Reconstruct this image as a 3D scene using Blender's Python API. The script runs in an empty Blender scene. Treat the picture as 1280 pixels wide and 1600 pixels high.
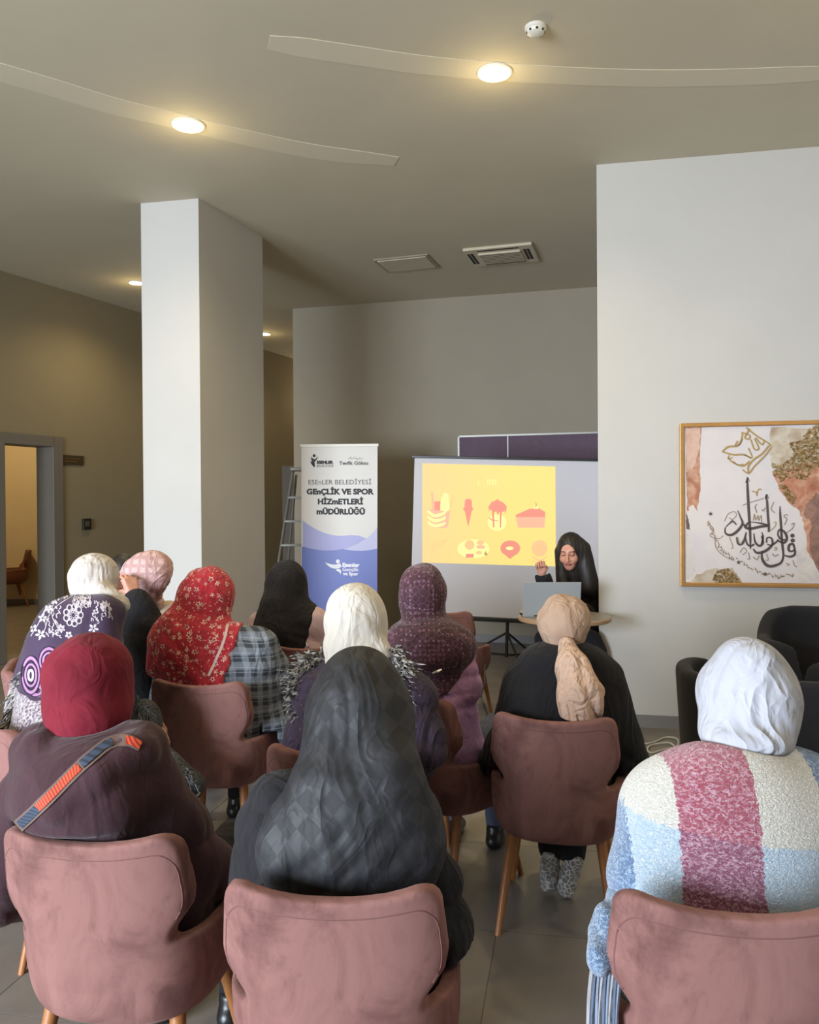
import bpy, math, random
import numpy as np
from mathutils import Vector, Matrix
from mathutils.bvhtree import BVHTree
random.seed(7)
SC = bpy.context.scene
COL = SC.collection
PI = math.pi
def lin(r, g, b):
    f = lambda c: (c/255/12.92 if c/255 <= .04045 else ((c/255+.055)/1.055)**2.4)
    return (f(r), f(g), f(b), 1.0)

# ------------------------------------------------------------------ camera
CAMH = 1.63
cam_d = bpy.data.cameras.new('camera'); cam = bpy.data.objects.new('camera', cam_d); COL.objects.link(cam)
cam_d.sensor_fit = 'HORIZONTAL'; cam_d.sensor_width = 36; cam_d.lens = 36.0; cam_d.clip_end = 60
RC = Matrix.Rotation(math.radians(90-.45), 3, 'X') @ Matrix.Rotation(math.radians(-.4), 3, 'Z')
CP = Vector((0, 0, CAMH))
cam.matrix_world = Matrix.Translation(CP) @ RC.to_4x4()
SC.camera = cam
def ray(px, py): return RC @ Vector(((px-640)/1280, (800-py)/1280, -1))
def W(px, py, y):                      # the point of a sight line at world depth y
    d = ray(px, py); return CP + d*(y/d.y)
def H(px, py, z):                      # the point of a sight line at height z
    d = ray(px, py); return CP + d*((z-CAMH)/d.z)

# ------------------------------------------------------------------ world, light, exposure
w = bpy.data.worlds.new('world'); SC.world = w; w.use_nodes = True
w.node_tree.nodes['Background'].inputs[0].default_value = (.75, .85, 1, 1)
w.node_tree.nodes['Background'].inputs[1].default_value = .35
SC.view_settings.view_transform = 'Standard'; SC.view_settings.look = 'None'
SC.view_settings.gamma = 1; SC.view_settings.use_curve_mapping = False
SC.view_settings.exposure = 0.12
def area(name, loc, rot, sx, sy, e, col):
    l = bpy.data.lights.new(name, 'AREA'); l.shape = 'RECTANGLE'; l.size = sx; l.size_y = sy; l.energy = e; l.color = col
    o = bpy.data.objects.new(name, l); COL.objects.link(o); o.location = loc; o.rotation_euler = rot; return o
# daylight through the wide windows behind the photographer
area('window_daylight', (-4.8, -2.7, 1.6), (math.radians(77), 0, math.radians(-34)), 4.6, 2.4, 860, (.78, .88, 1.0)).data.spread = math.radians(140)
CEIL = 4.12

# ------------------------------------------------------------------ materials
class M:
    def __init__(s, name):
        s.m = bpy.data.materials.new(name); s.m.use_nodes = True
        s.t = s.m.node_tree; s.b = s.t.nodes['Principled BSDF']
    def n(s, typ, **kw):
        nd = s.t.nodes.new('ShaderNode'+typ)
        for k, v in kw.items():
            if k.startswith('i_'):
                k = k[2:]; k = int(k) if k.isdigit() else k.replace('_', ' ')
                s.put(v, nd.inputs[k])
            else: setattr(nd, k, v)
        return nd
    def put(s, v, sock):
        if isinstance(v, bpy.types.NodeSocket): s.t.links.new(v, sock)
        elif isinstance(v, bpy.types.Node): s.t.links.new(v.outputs[0], sock)
        else: sock.default_value = v
    def math(s, op, a, b=0.0, c=0.0):
        nd = s.n('Math', operation=op); s.put(a, nd.inputs[0]); s.put(b, nd.inputs[1])
        if op in ('MULTIPLY_ADD', 'SMOOTH_MIN', 'COMPARE'): s.put(c, nd.inputs[2])
        return nd.outputs[0]
    def mix(s, f, a, b):
        nd = s.n('Mix', data_type='RGBA'); s.put(f, nd.inputs[0]); s.put(a, nd.inputs[6]); s.put(b, nd.inputs[7]); return nd.outputs[2]
    def xyz(s, vec=None):
        if vec is None: vec = s.obj()
        nd = s.n('SeparateXYZ'); s.put(vec, nd.inputs[0]); return nd.outputs
    def obj(s):
        if not hasattr(s, '_o'): s._o = s.n('TexCoord').outputs['Object']
        return s._o
    def noise(s, scale, detail=3, rough=.5, vec=None, dist=0):
        nd = s.n('TexNoise'); s.put(vec if vec is not None else s.obj(), nd.inputs['Vector'])
        nd.inputs['Scale'].default_value = scale; nd.inputs['Detail'].default_value = detail
        nd.inputs['Roughness'].default_value = rough; nd.inputs['Distortion'].default_value = dist
        return nd.outputs[0]
    def step(s, v, a, b):
        nd = s.n('MapRange'); s.put(v, nd.inputs[0]); nd.inputs[1].default_value = a; nd.inputs[2].default_value = b; return nd.outputs[0]
    def scalev(s, sc, rot=(0, 0, 0)):
        nd = s.n('Mapping'); s.put(s.obj(), nd.inputs[0]); nd.inputs['Scale'].default_value = sc; nd.inputs['Rotation'].default_value = rot; return nd.outputs[0]
    def col(s, c): s.put(c, s.b.inputs['Base Color'])
    def set(s, **k):
        for a, v in k.items(): s.put(v, s.b.inputs[a.replace('_', ' ')])
    def bump(s, h, st=.3, d=.01):
        nd = s.n('Bump'); s.put(h, nd.inputs['Height']); nd.inputs['Strength'].default_value = st; nd.inputs['Distance'].default_value = d
        s.put(nd, s.b.inputs['Normal'])
def folds(m, wrinkle=.3, wscale=7, weave=.15, v=None):   # ridged creases plus a fine weave
    v = v if v is not None else m.scalev((1, 1, .5))
    rid = lambda n: m.math('SUBTRACT', 1.0, m.math('MULTIPLY', m.math('ABSOLUTE', m.math('SUBTRACT', n, .5)), 3.2))
    a = rid(m.noise(wscale*.8, 2, .5, v, 1.4)); b = rid(m.noise(wscale*2.1, 2, .5, m.scalev((1, 1, .7), (.4, .5, .2)), 1.0))
    h = m.math('ADD', m.math('MULTIPLY', a, wrinkle), m.math('MULTIPLY', b, wrinkle*.35)); h = m.math('ADD', h, m.math('MULTIPLY', m.noise(420, 1), weave*.06)); m.bump(h, .75, .045)
M.folds = folds
def plain(name, c, rough=.6, var=.0, scale=6, metal=0, bump=0, bscale=80, sheen=0, emit=0, c2=None, spec=.5):
    m = M(name); m.set(Roughness=rough, Metallic=metal); m.b.inputs['Specular IOR Level'].default_value = spec
    if var or c2:
        c2 = c2 or tuple(x*(1-var) for x in c[:3])+(1,)
        m.col(m.mix(m.step(m.noise(scale, 4, .6), .35, .65), c, c2))
    else: m.col(c)
    if bump: m.bump(m.noise(bscale, 3), bump, .005)
    if sheen: m.set(Sheen_Weight=sheen, Sheen_Roughness=.4)
    if emit: m.set(Emission_Color=c, Emission_Strength=emit)
    return m.m
def cloth(name, c, c2=None, rough=.85, wrinkle=.25, wscale=9, weave=.15, sheen=.06, spec=.2):
    m = M(name); m.set(Roughness=rough, Sheen_Weight=sheen, Sheen_Roughness=.5); m.b.inputs['Specular IOR Level'].default_value = spec
    v = m.scalev((1, 1, .45))
    m.col(m.mix(m.step(m.noise(4, 3), .3, .7), c, c2 or tuple(x*.82 for x in c[:3])+(1,)))
    m.folds(wrinkle, wscale, weave, v)
    return m.m

# ------------------------------------------------------------------ meshes and tagging
def tag(o, label=None, cat=None, group=None, kind=None):
    if label: o['label'] = label
    if cat: o['category'] = cat
    if group: o['group'] = group
    if kind: o['kind'] = kind
    return o
def link(name, me, parent=None, mat=None):
    o = bpy.data.objects.new(name, me); COL.objects.link(o)
    if parent: o.parent = parent
    if mat and me is not None and not me.materials: me.materials.append(mat)
    return o
def empty(name, loc, rz=0, **k):
    o = bpy.data.objects.new(name, None); COL.objects.link(o); o.location = loc; o.rotation_euler = (0, 0, rz); o.empty_display_size = .1
    return tag(o, **k)
def npmesh(V, F, smooth=True, name='mesh'):
    V = np.asarray(V, np.float32); F = np.asarray(F, np.int32); k = F.shape[1]
    me = bpy.data.meshes.new(name); me.vertices.add(len(V)); me.vertices.foreach_set('co', V.ravel())
    me.loops.add(F.size); me.loops.foreach_set('vertex_index', F.ravel())
    me.polygons.add(len(F)); me.polygons.foreach_set('loop_start', np.arange(0, F.size, k, dtype=np.int32))
    me.polygons.foreach_set('use_smooth', np.full(len(F), smooth))
    me.update(calc_edges=True); me.validate(); return me
class MB:
    def __init__(s): s.v = []; s.f = []
    def add(s, v, f):
        n = len(s.v); s.v += [tuple(x) for x in v]; s.f += [tuple(i+n for i in q) for q in f]; return s
    def box(s, x0, x1, y0, y1, z0, z1, T=None):
        v = [Vector((x, y, z)) for x in (x0, x1) for y in (y0, y1) for z in (z0, z1)]
        if T: v = [T @ p for p in v]
        return s.add(v, [(0, 1, 3, 2), (4, 6, 7, 5), (0, 4, 5, 1), (2, 3, 7, 6), (0, 2, 6, 4), (1, 5, 7, 3)])
    def prism(s, pts, z0, z1):
        n = len(pts); v = [(p[0], p[1], z0) for p in pts]+[(p[0], p[1], z1) for p in pts]
        f = [tuple(range(n))[::-1], tuple(range(n, 2*n))]+[(i, (i+1) % n, n+(i+1) % n, n+i) for i in range(n)]
        return s.add(v, f)
    def lathe(s, prof, c=(0, 0, 0), n=32):
        v = [(c[0]+r*math.cos(2*PI*i/n), c[1]+r*math.sin(2*PI*i/n), c[2]+z) for r, z in prof for i in range(n)]
        f = [(a*n+i, a*n+(i+1) % n, (a+1)*n+(i+1) % n, (a+1)*n+i) for a in range(len(prof)-1) for i in range(n)]
        f.append(tuple(range(n))[::-1]); f.append(tuple((len(prof)-1)*n+i for i in range(n)))
        return s.add(v, f)
    def tube(s, pts, r, n=8, flat=None):
        pts = [Vector(p) for p in pts]; R = r if isinstance(r, (list, tuple)) else [r]*len(pts); v = []
        for i, p in enumerate(pts):
            t = (pts[min(i+1, len(pts)-1)]-pts[max(i-1, 0)]).normalized()
            a = t.cross(Vector((0, 0, 1)) if abs(t.z) < .9 else Vector((1, 0, 0))).normalized(); b = a.cross(t)
            v += [p+a*(R[i]*math.cos(2*PI*k/n))+b*(R[i]*math.sin(2*PI*k/n)) for k in range(n)]
        f = [(i*n+k, (i+1)*n+k, (i+1)*n+(k+1) % n, i*n+(k+1) % n) for i in range(len(pts)-1) for k in range(n)]
        f += [tuple(range(n)), tuple(((len(pts)-1)*n+k) for k in range(n))[::-1]]
        return s.add(v, f)
    def build(s, name, mat=None, parent=None, smooth=False, bevel=0, **k):
        me = bpy.data.meshes.new(name); me.from_pydata(s.v, [], s.f); me.update()
        if smooth:
            me.polygons.foreach_set('use_smooth', [True]*len(me.polygons)); me.set_sharp_from_angle(angle=math.radians(40))
        o = link(name, me, parent, mat)
        if bevel:
            b = o.modifiers.new('b', 'BEVEL'); b.width = bevel; b.segments = 2; b.limit_method = 'ANGLE'
        return tag(o, **k)
def crom(P, m=6):                      # Catmull-Rom through the points
    P = [np.array(p, float) for p in P]; Q = [2*P[0]-P[1]]+P+[2*P[-1]-P[-2]]; out = []
    for i in range(1, len(Q)-2):
        for t in np.arange(m)/m:
            a, b, c, d = Q[i-1], Q[i], Q[i+1], Q[i+2]
            out.append(.5*((2*b)+(-a+c)*t+(2*a-5*b+4*c-d)*t*t+(-a+3*b-3*c+d)*t**3))
    out.append(P[-1]); return out

# ------------------------------------------------------------------ signed-distance modelling
def smin(a, b, k):
    if k <= 0: return np.minimum(a, b)
    h = np.clip(.5+.5*(b-a)/k, 0, 1); return b*(1-h)+a*h-k*h*(1-h)
def smax(a, b, k): return -smin(-a, -b, k)
def cap(a, b, ra, rb=None, k=.03):     # tapered capsule
    a = np.array(a, float); b = np.array(b, float); rb = ra if rb is None else rb
    def f(X, Y, Z):
        ba = b-a; L = max(ba@ba, 1e-9); x, y, z = X-a[0], Y-a[1], Z-a[2]
        h = np.clip((x*ba[0]+y*ba[1]+z*ba[2])/L, 0, 1)
        return np.sqrt((x-h*ba[0])**2+(y-h*ba[1])**2+(z-h*ba[2])**2)-(ra+(rb-ra)*h)
    r = max(ra, rb); return (f, np.minimum(a, b)-r, np.maximum(a, b)+r, k)
def ell(c, r, yaw=0, tilt=0, roll=0, k=.03):   # yaw about z; tilt leans the top forward; roll leans it to the right
    c = np.array(c, float); r = np.array(r, float)
    R = np.array((Matrix.Rotation(-yaw, 3, 'Z') @ Matrix.Rotation(-tilt, 3, 'X') @ Matrix.Rotation(roll, 3, 'Y')))
    def f(X, Y, Z):
        x, y, z = X-c[0], Y-c[1], Z-c[2]
        q = [(R[0, i]*x+R[1, i]*y+R[2, i]*z)/r[i] for i in range(3)]
        k0 = np.sqrt(q[0]**2+q[1]**2+q[2]**2); k1 = np.sqrt((q[0]/r[0])**2+(q[1]/r[1])**2+(q[2]/r[2])**2)
        return k0*(k0-1)/np.maximum(k1, 1e-6)
    m = r.max(); return (f, c-m, c+m, k)
class Grid:
    def __init__(s, lo, hi, h):
        s.lo = np.array(lo, float); s.h = h; s.n = np.maximum(np.ceil((np.array(hi)-s.lo)/h).astype(int)+1, 4)
        ax = [(s.lo[i]+h*np.arange(s.n[i])).astype(np.float32) for i in range(3)]
        s.X, s.Y, s.Z = ax[0][:, None, None], ax[1][None, :, None], ax[2][None, None, :]
    def union(s, prims, f=None, inf=0, pad=.13):
        if f is None: f = np.full(s.n, .3, np.float32)
        for fn, lo, hi, k in prims:
            a = np.clip(np.floor((lo-pad-s.lo)/s.h).astype(int), 0, s.n); b = np.clip(np.ceil((hi+pad-s.lo)/s.h).astype(int)+1, 0, s.n)
            if (b <= a).any(): continue
            d = fn(s.X[a[0]:b[0]], s.Y[:, a[1]:b[1]], s.Z[:, :, a[2]:b[2]])-inf
            sub = f[a[0]:b[0], a[1]:b[1], a[2]:b[2]]; sub[...] = smin(sub, d, k)
        return f
def nets(f, lo, h):
    f = f.copy()
    for ax in range(3):
        sl = [slice(None)]*3
        for e in (0, -1): sl[ax] = e; f[tuple(sl)] = np.maximum(f[tuple(sl)], 1e-3)
    s = f < 0; nx, ny, nz = f.shape; cnt = np.zeros((nx-1, ny-1, nz-1), np.int8)
    C = [(i, j, k) for i in (0, 1) for j in (0, 1) for k in (0, 1)]
    for i, j, k in C: cnt += s[i:nx-1+i, j:ny-1+j, k:nz-1+k]
    act = (cnt > 0) & (cnt < 8); A = np.argwhere(act); ids = np.full(act.shape, -1, np.int32); ids[act] = np.arange(len(A))
    acc = np.zeros((len(A), 3)); ne = np.zeros(len(A))
    for c in C:
        for ax in range(3):
            if c[ax]: continue
            e = list(c); e[ax] = 1
            v0 = f[A[:, 0]+c[0], A[:, 1]+c[1], A[:, 2]+c[2]]; v1 = f[A[:, 0]+e[0], A[:, 1]+e[1], A[:, 2]+e[2]]
            m = (v0 < 0) != (v1 < 0); t = np.where(m, v0/np.where(m, v0-v1, 1), 0)
            p = np.array(c, float)[None]+np.zeros((len(A), 1)); p[:, ax] += t
            acc += p*m[:, None]; ne += m
    V = np.array(lo)+h*(A+acc/np.maximum(ne, 1)[:, None]); F = []
    for ax in range(3):
        u, v = (ax+1) % 3, (ax+2) % 3
        a = [slice(None)]*3; b = [slice(None)]*3; a[ax] = slice(0, -1); b[ax] = slice(1, None)
        sa, sb = s[tuple(a)], s[tuple(b)]; ch = sa != sb
        sl = [slice(None)]*3; sl[u] = slice(1, -1); sl[v] = slice(1, -1)
        m = np.zeros_like(ch); m[tuple(sl)] = ch[tuple(sl)]; P = np.argwhere(m)
        if not len(P): continue
        q = []
        for du, dv in ((-1, -1), (0, -1), (0, 0), (-1, 0)):
            Q = P.copy(); Q[:, u] += du; Q[:, v] += dv; q.append(ids[Q[:, 0], Q[:, 1], Q[:, 2]])
        q = np.stack(q, 1); fl = ~sa[P[:, 0], P[:, 1], P[:, 2]]; q[fl] = q[fl][:, ::-1]; F.append(q)
    return V, (np.concatenate(F) if F else np.zeros((0, 4), int))
def wrink(G, d, freq, amp, warp=1.5, seed=0, wf=4.0):      # cloth folds: warped ridges across direction d
    d = np.array(d, float); d /= np.linalg.norm(d); r = np.random.RandomState(seed); a = r.randn(3)*wf; b = r.randn(3)*wf*.6; c, e = r.rand(2)*6
    t = (G.X*d[0]+G.Y*d[1]+G.Z*d[2])*freq + warp*np.sin(G.X*a[0]+G.Y*a[1]+G.Z*a[2]+c) + warp*.6*np.sin(G.X*b[0]*2+G.Y*b[1]*2-G.Z*b[2]*2+e)
    return (amp*(1-2*np.abs(np.sin(t)))*(.55+.45*np.sin(G.X*a[1]*1.7+G.Y*a[2]*1.7+G.Z*a[0]*1.7+e))).astype(np.float32)
def biggest(V, F, keep=.06):           # drop stray crumbs left by cuts
    if not len(F): return V, F
    lab = np.arange(len(V))
    for _ in range(200):
        m = lab[F].min(1); new = lab.copy(); np.minimum.at(new, F.ravel(), np.repeat(m, F.shape[1])); new = new[new]
        if (new == lab).all(): break
        lab = new
    c = np.bincount(lab, minlength=len(V)); ok = c[lab] >= keep*c.max(); idx = np.cumsum(ok)-1; F = F[ok[F[:, 0]]]
    return V[ok], idx[F]
def npobj(name, V, F, mat, parent, base=(0, 0, 0)):
    me = npmesh(V-np.array(base), F, True, name); return link(name, me, parent, mat)
# ================================================================== room
wall_m = M('wall_paint'); wall_m.set(Roughness=.7); wall_m.col(wall_m.mix(wall_m.step(wall_m.noise(1.2, 3), .3, .7), lin(198, 196, 192), lin(192, 190, 186)))
wall_m.bump(wall_m.noise(90, 3), .08, .004); WALL = wall_m.m
CEILM = plain('ceiling_paint', lin(196, 187, 165), .75, .04, 2, bump=.05)
OLIVE = plain('olive_corridor_paint', lin(150, 132, 84), .8, .05, 2)
PEACH = plain('warm_cream_paint', lin(226, 205, 170), .8, .04, 2)
fl = M('stone_tile'); fl.b.inputs['Specular IOR Level'].default_value = .45
fl.col(fl.mix(fl.step(fl.noise(2.2, 5, .6), .3, .7), lin(138, 132, 127), lin(116, 111, 107)))
fl.set(Roughness=fl.math('MULTIPLY_ADD', fl.noise(5, 3), .2, .26)); FLOORM = fl.m
GROUT = plain('grout', lin(160, 154, 146), .8)
BASEM = plain('baseboard_grey', lin(128, 126, 126), .5)
def struct(o, **k): return tag(o, kind='structure', **k)

# floor slab and tiles
o = MB().box(-10, 5, -3.6, 18, -.1, -.003).build('floor', FLOORM); struct(o)
ang = math.radians(-11); ts = .80; R = Matrix.Rotation(ang, 3, 'Z')
tv = MB().box(-ts/2+.0015, ts/2-.0015, -ts/2+.0015, ts/2-.0015, -.0035, 0)
tile_me = None; n = 0
for j in range(0, 22):
    for i in range(-14, 10):
        c = R @ Vector((i*ts+.12, j*ts+.33, 0))
        if not (-.4 < c.y < 11.6): continue
        if abs(c.x) > .5*c.y+2.0 or c.x > 4.0 or c.x < -5.6: continue
        if c.x > 1.4 and c.y > 6.4 or c.y > 10.4 and c.x > -1.4: continue
        if c.x < -4.29+.446*(c.y-8.54)-.2: continue
        if n >= 300: continue
        n += 1
        if tile_me is None:
            t = tv.build('tile', FLOORM, o); tile_me = t.data
        else: t = link('tile', tile_me, o)
        t.location = c; t.rotation_euler = (0, 0, ang)
print('tiles', n)
# ceiling
struct(MB().box(-10, 5, -3.6, 18, CEIL, CEIL+.1).build('ceiling', CEILM))
def wall(name, pts, mat=WALL, z0=0, z1=None): return struct(MB().prism(pts, z0, z1 or CEIL).build(name, mat))
rc = H(987, 1134, 0); RW0 = Vector((1.39, 6.03)); rd = Vector((1, -.19)).normalized()
wall('wall_right', [(1.39, 6.03), (5.0, 6.03-.19*3.61), (5.0, 9.6), (2.50, 9.6)])
bp = W(460, 800, 10.35); bd = Vector((1, -.262)).normalized()
BW0 = Vector((bp.x, 10.35))
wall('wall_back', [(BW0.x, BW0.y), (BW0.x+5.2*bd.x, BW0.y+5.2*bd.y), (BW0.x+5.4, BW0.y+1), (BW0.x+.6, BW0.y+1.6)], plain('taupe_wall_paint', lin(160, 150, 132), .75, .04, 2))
def bwp(px, py, off=0):               # a point on the back wall
    d = ray(px, py); n_ = Vector((-bd.y, bd.x, 0)); p0 = Vector((BW0.x, BW0.y, 0))-n_*off
    return CP+d*((p0-CP).dot(n_)/d.dot(n_))
def rwp(px, py, off=0):
    d = ray(px, py); n_ = Vector((-rd.y, rd.x, 0)); p0 = Vector((RW0.x, RW0.y, 0))-n_*off
    return CP+d*((p0-CP).dot(n_)/d.dot(n_))
# left wall with its doorway
ld = Vector((.446, 1)).normalized(); LW0 = Vector((-4.29, 8.54)); ln = Vector((-ld.y, ld.x))
def lwp(px, py, off=0):
    d = ray(px, py); n_ = Vector((ln.x, ln.y, 0)); p0 = Vector((LW0.x, LW0.y, 0))-n_*off
    return CP+d*((p0-CP).dot(n_)/d.dot(n_))
def ls(p): return (Vector((p.x, p.y))-LW0).dot(ld)
def lpt(s, t): q = LW0+ld*s+ln*t; return (q.x, q.y)
s0, s1 = ls(lwp(4, 800)), ls(lwp(84, 800)); dtop = lwp(60, 694).z
T = .22
m = MB(); m.prism([lpt(-14, 0), lpt(s0, 0), lpt(s0, T), lpt(-14, T)], 0, CEIL); m.prism([lpt(s1, 0), lpt(6.3, 0), lpt(6.3, T), lpt(s1, T)], 0, CEIL)
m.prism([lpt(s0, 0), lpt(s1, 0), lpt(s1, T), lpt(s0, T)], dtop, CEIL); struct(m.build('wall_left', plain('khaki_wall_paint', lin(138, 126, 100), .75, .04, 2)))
FRAMEM = plain('door_frame_grey', lin(112, 106, 97), .5)
dm = MB(); fw = .10
for a, b in ((s0-fw, s0+.02), (s1-.02, s1+.12)): dm.prism([lpt(a, -.025), lpt(b, -.025), lpt(b, T+.02), lpt(a, T+.02)], 0, dtop+fw)
dm.prism([lpt(s0, -.025), lpt(s1, -.025), lpt(s1, T+.02), lpt(s0, T+.02)], dtop-.02, dtop+fw)
struct(dm.build('door_1', FRAMEM, bevel=.006))
# the lit side room beyond the doorway
wall('wall_side_room', [(-9.5, 13.9), (-2.9, 13.9), (-2.9, 14.05), (-9.5, 14.05)], PEACH)
wall('wall_side_room_left', [(-9.6, 6), (-9.4, 6), (-9.4, 14), (-9.6, 14)], PEACH)
struct(MB().box(-9.4, -2.9, 13.87, 13.9, 0, .09).build('baseboard_side_room', BASEM))
# corridor beyond the pillar
wall('wall_corridor', [(-2.9, 13.9), (-2.12, 13.9), (-2.12, 14.2), (-2.9, 14.2)], OLIVE)
wall('wall_corridor_end', [(-3, 16.4), (2, 16.4), (2, 16.6), (-3, 16.6)], OLIVE)
wall('wall_corridor_right', [(BW0.x+.62, 11.95), (BW0.x+1.6, 11.95), (.6, 16.5), (-.2, 16.5)], OLIVE)
wall('wall_near_right', [(4.4, -3.4), (4.6, -3.4), (4.6, 5.6), (4.4, 5.6)])
wall('wall_near_back', [(-9.5, -3.6), (4.6, -3.6), (4.6, -3.4), (-9.5, -3.4)])
# pillar
A_, B_, C_ = W(220, 320, 6.73), W(310, 312, 6.63), W(410, 372, 7.59)
D_ = A_+C_-B_
struct(MB().prism([(p.x, p.y) for p in (A_, B_, C_, D_)], 0, CEIL).build('wall_pillar', WALL))
# baseboards
def board(name, a, b, n_, h=.09, t=.014):
    a = Vector(a[:2]); b = Vector(b[:2]); n_ = Vector(n_[:2])
    struct(MB().prism([a, b, b-n_*t, a-n_*t], 0, h).build(name, BASEM))
rn = Vector((-rd.y, rd.x)); bn = Vector((-bd.y, bd.x))
board('baseboard_right', RW0, RW0+rd*3.4, rn); board('baseboard_back', BW0, BW0+bd*4.4, bn)
board('baseboard_left', lpt(s1+.14, 0), lpt(6, 0), ln); board('baseboard_pillar', (A_.x, A_.y), (B_.x, B_.y), Vector((A_.y-B_.y, B_.x-A_.x)).normalized())
board('baseboard_pillar_side', (B_.x, B_.y), (C_.x, C_.y), Vector((-(C_.y-B_.y), (C_.x-B_.x))).normalized())
# curved streaks of light on the ceiling, built as raised paler strips
STREAK = plain('pale_light_streak', lin(208, 199, 176), .75)
def streak_strip(name, px, w0):
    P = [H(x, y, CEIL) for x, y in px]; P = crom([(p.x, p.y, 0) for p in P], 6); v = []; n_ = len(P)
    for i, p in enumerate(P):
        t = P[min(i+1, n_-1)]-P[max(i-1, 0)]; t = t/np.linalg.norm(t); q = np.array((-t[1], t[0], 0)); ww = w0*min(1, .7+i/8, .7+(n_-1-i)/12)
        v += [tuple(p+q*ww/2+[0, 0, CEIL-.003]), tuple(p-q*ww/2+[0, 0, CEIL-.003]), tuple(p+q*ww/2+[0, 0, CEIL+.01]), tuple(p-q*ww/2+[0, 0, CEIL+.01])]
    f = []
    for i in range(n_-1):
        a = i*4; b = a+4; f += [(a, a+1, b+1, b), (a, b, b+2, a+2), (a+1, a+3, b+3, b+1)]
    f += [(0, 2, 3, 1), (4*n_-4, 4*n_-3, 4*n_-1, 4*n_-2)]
    struct(MB().add(v, f).build(name, STREAK))
streak_strip('light_streak_1', [(-60, 96), (60, 130), (180, 166), (266, 186), (380, 214), (500, 238), (620, 252)], .22)
streak_strip('light_streak_2', [(420, 66), (540, 84), (650, 100), (745, 109), (860, 117), (1010, 122), (1160, 120), (1330, 112)], .19)
# downlights
GLOW = M('lamp_glow'); GLOW.set(Emission_Color=(1, .80, .42, 1), Emission_Strength=9); GLOW.col((1, .9, .7, 1))
WHITE = plain('white_plastic', lin(222, 218, 206), .4)
def downlight(px, py, r, lab, e=90, z=CEIL):
    p = H(px, py, z); o = empty('ceiling_downlight', (p.x, p.y, z), label=lab, cat='ceiling light', group='round warm downlights')
    MB().lathe([(r, -.001), (r*1.0, -.01), (r*.9, -.014), (r*.88, -.004)], n=32).build('trim_ring', WHITE, o, True)
    MB().lathe([(r*.88, -.004), (r*.84, -.012), (r*.5, -.015), (.002, -.016)], n=32).build('diffuser', GLOW.m, o, True)
    l = bpy.data.lights.new('downlight', 'SPOT'); l.energy = e; l.color = (1, .78, .42); l.spot_size = math.radians(150); l.spot_blend = .8; l.shadow_soft_size = r*.8
    q = bpy.data.objects.new('downlight_beam', l); COL.objects.link(q); q.parent = o; q.location = (0, 0, -.04)
    g = bpy.data.lights.new('spill', 'POINT'); g.energy = e*.03; g.color = (1, .78, .38); g.shadow_soft_size = .05
    q = bpy.data.objects.new('downlight_spill', g); COL.objects.link(q); q.parent = o; q.location = (0, 0, -.22)
    return o
downlight(773, 112, .103, 'large round warm downlight nearest the smoke detector')
downlight(294, 194, .110, 'large round warm downlight in front of the white pillar, left of the other big one')
downlight(213, 441, .085, 'small glowing downlight just left of the white pillar near the left wall', 70)
downlight(413, 521, .10, 'small glowing downlight just right of the white pillar in the corridor', 60)
def hidden_lamp(x, y, e, z=CEIL-.08):
    l = bpy.data.lights.new('room_lamp', 'POINT'); l.energy = e; l.color = (1, .78, .42); l.shadow_soft_size = .12
    q = bpy.data.objects.new('room_lamp', l); COL.objects.link(q); q.location = (x, y, z)
hidden_lamp(-6.4, 11.6, 95, 3.6); hidden_lamp(-1.3, 14.6, 22, 3.5); hidden_lamp(2.6, 2.2, 44, 3.4); hidden_lamp(-2.4, 1.6, 44, 3.4)
# smoke detector
p = H(837, 42, CEIL); o = empty('smoke_detector', (p.x, p.y, CEIL), label='small round white smoke detector on the ceiling', cat='smoke detector')
MB().lathe([(.056, 0), (.056, -.012), (.050, -.018)], n=32).build('mount', WHITE, o, True)
MB().lathe([(.048, -.018), (.044, -.034), (.030, -.044), (.004, -.046)], n=32).build('sensor_cap', WHITE, o, True)
DARK = plain('dark_slot', lin(40, 38, 34), .7)
for k in range(8):
    a = 2*PI*k/8; T_ = Matrix.Rotation(a, 4, 'Z'); MB().box(.040, .0475, -.006, .006, -.034, -.024, T_).build('vent_slot', DARK, o)
# air conditioner cassette and access hatch
def ceilquad(pxs): return [H(x, y, CEIL) for x, y in pxs]
def ceil_frame(pxs):
    q = ceilquad(pxs); c = sum(q, Vector())/4; u = ((q[1]-q[0])+(q[2]-q[3])); v = ((q[3]-q[0])+(q[2]-q[1])); return c, u/2, v/2
c, u, v = ceil_frame([(722, 388), (829, 377), (845, 404), (742, 413)])
L, D = u.length/2, v.length/2; o = empty('air_conditioner', (c.x, c.y, CEIL), math.atan2(u.y, u.x), label='white ceiling air conditioner cassette with louvres', cat='air conditioner')
ACM = plain('ac_plastic', lin(200, 190, 165), .45)
MB().box(-L, L, -D, D, -.03, 0).build('housing', ACM, o, bevel=.01)
MB().box(-L*.62, L*.62, -D*.6, D*.6, -.05, -.028).build('grille', ACM, o, bevel=.008)
for k in range(7): MB().box(-L*.58, L*.58, -D*.5+k*D*.165, -D*.5+k*D*.165+.006, -.052, -.049).build('grille_slat', DARK, o)
MB().box(-L*.6, L*.6, -D*.86, -D*.76, -.032, -.029).build('louvre', DARK, o); MB().box(-L*.6, L*.6, D*.76, D*.86, -.032, -.029).build('louvre', DARK, o)
for k in (-.9, -.8, .74, .84): MB().box(L*k-.014, L*k+.012, -D*.6, D*.6, -.032, -.029).build('louvre', DARK, o)
c, u, v = ceil_frame([(583, 405), (668, 397), (688, 416), (607, 425)]); L, D = u.length/2, v.length/2
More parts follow.
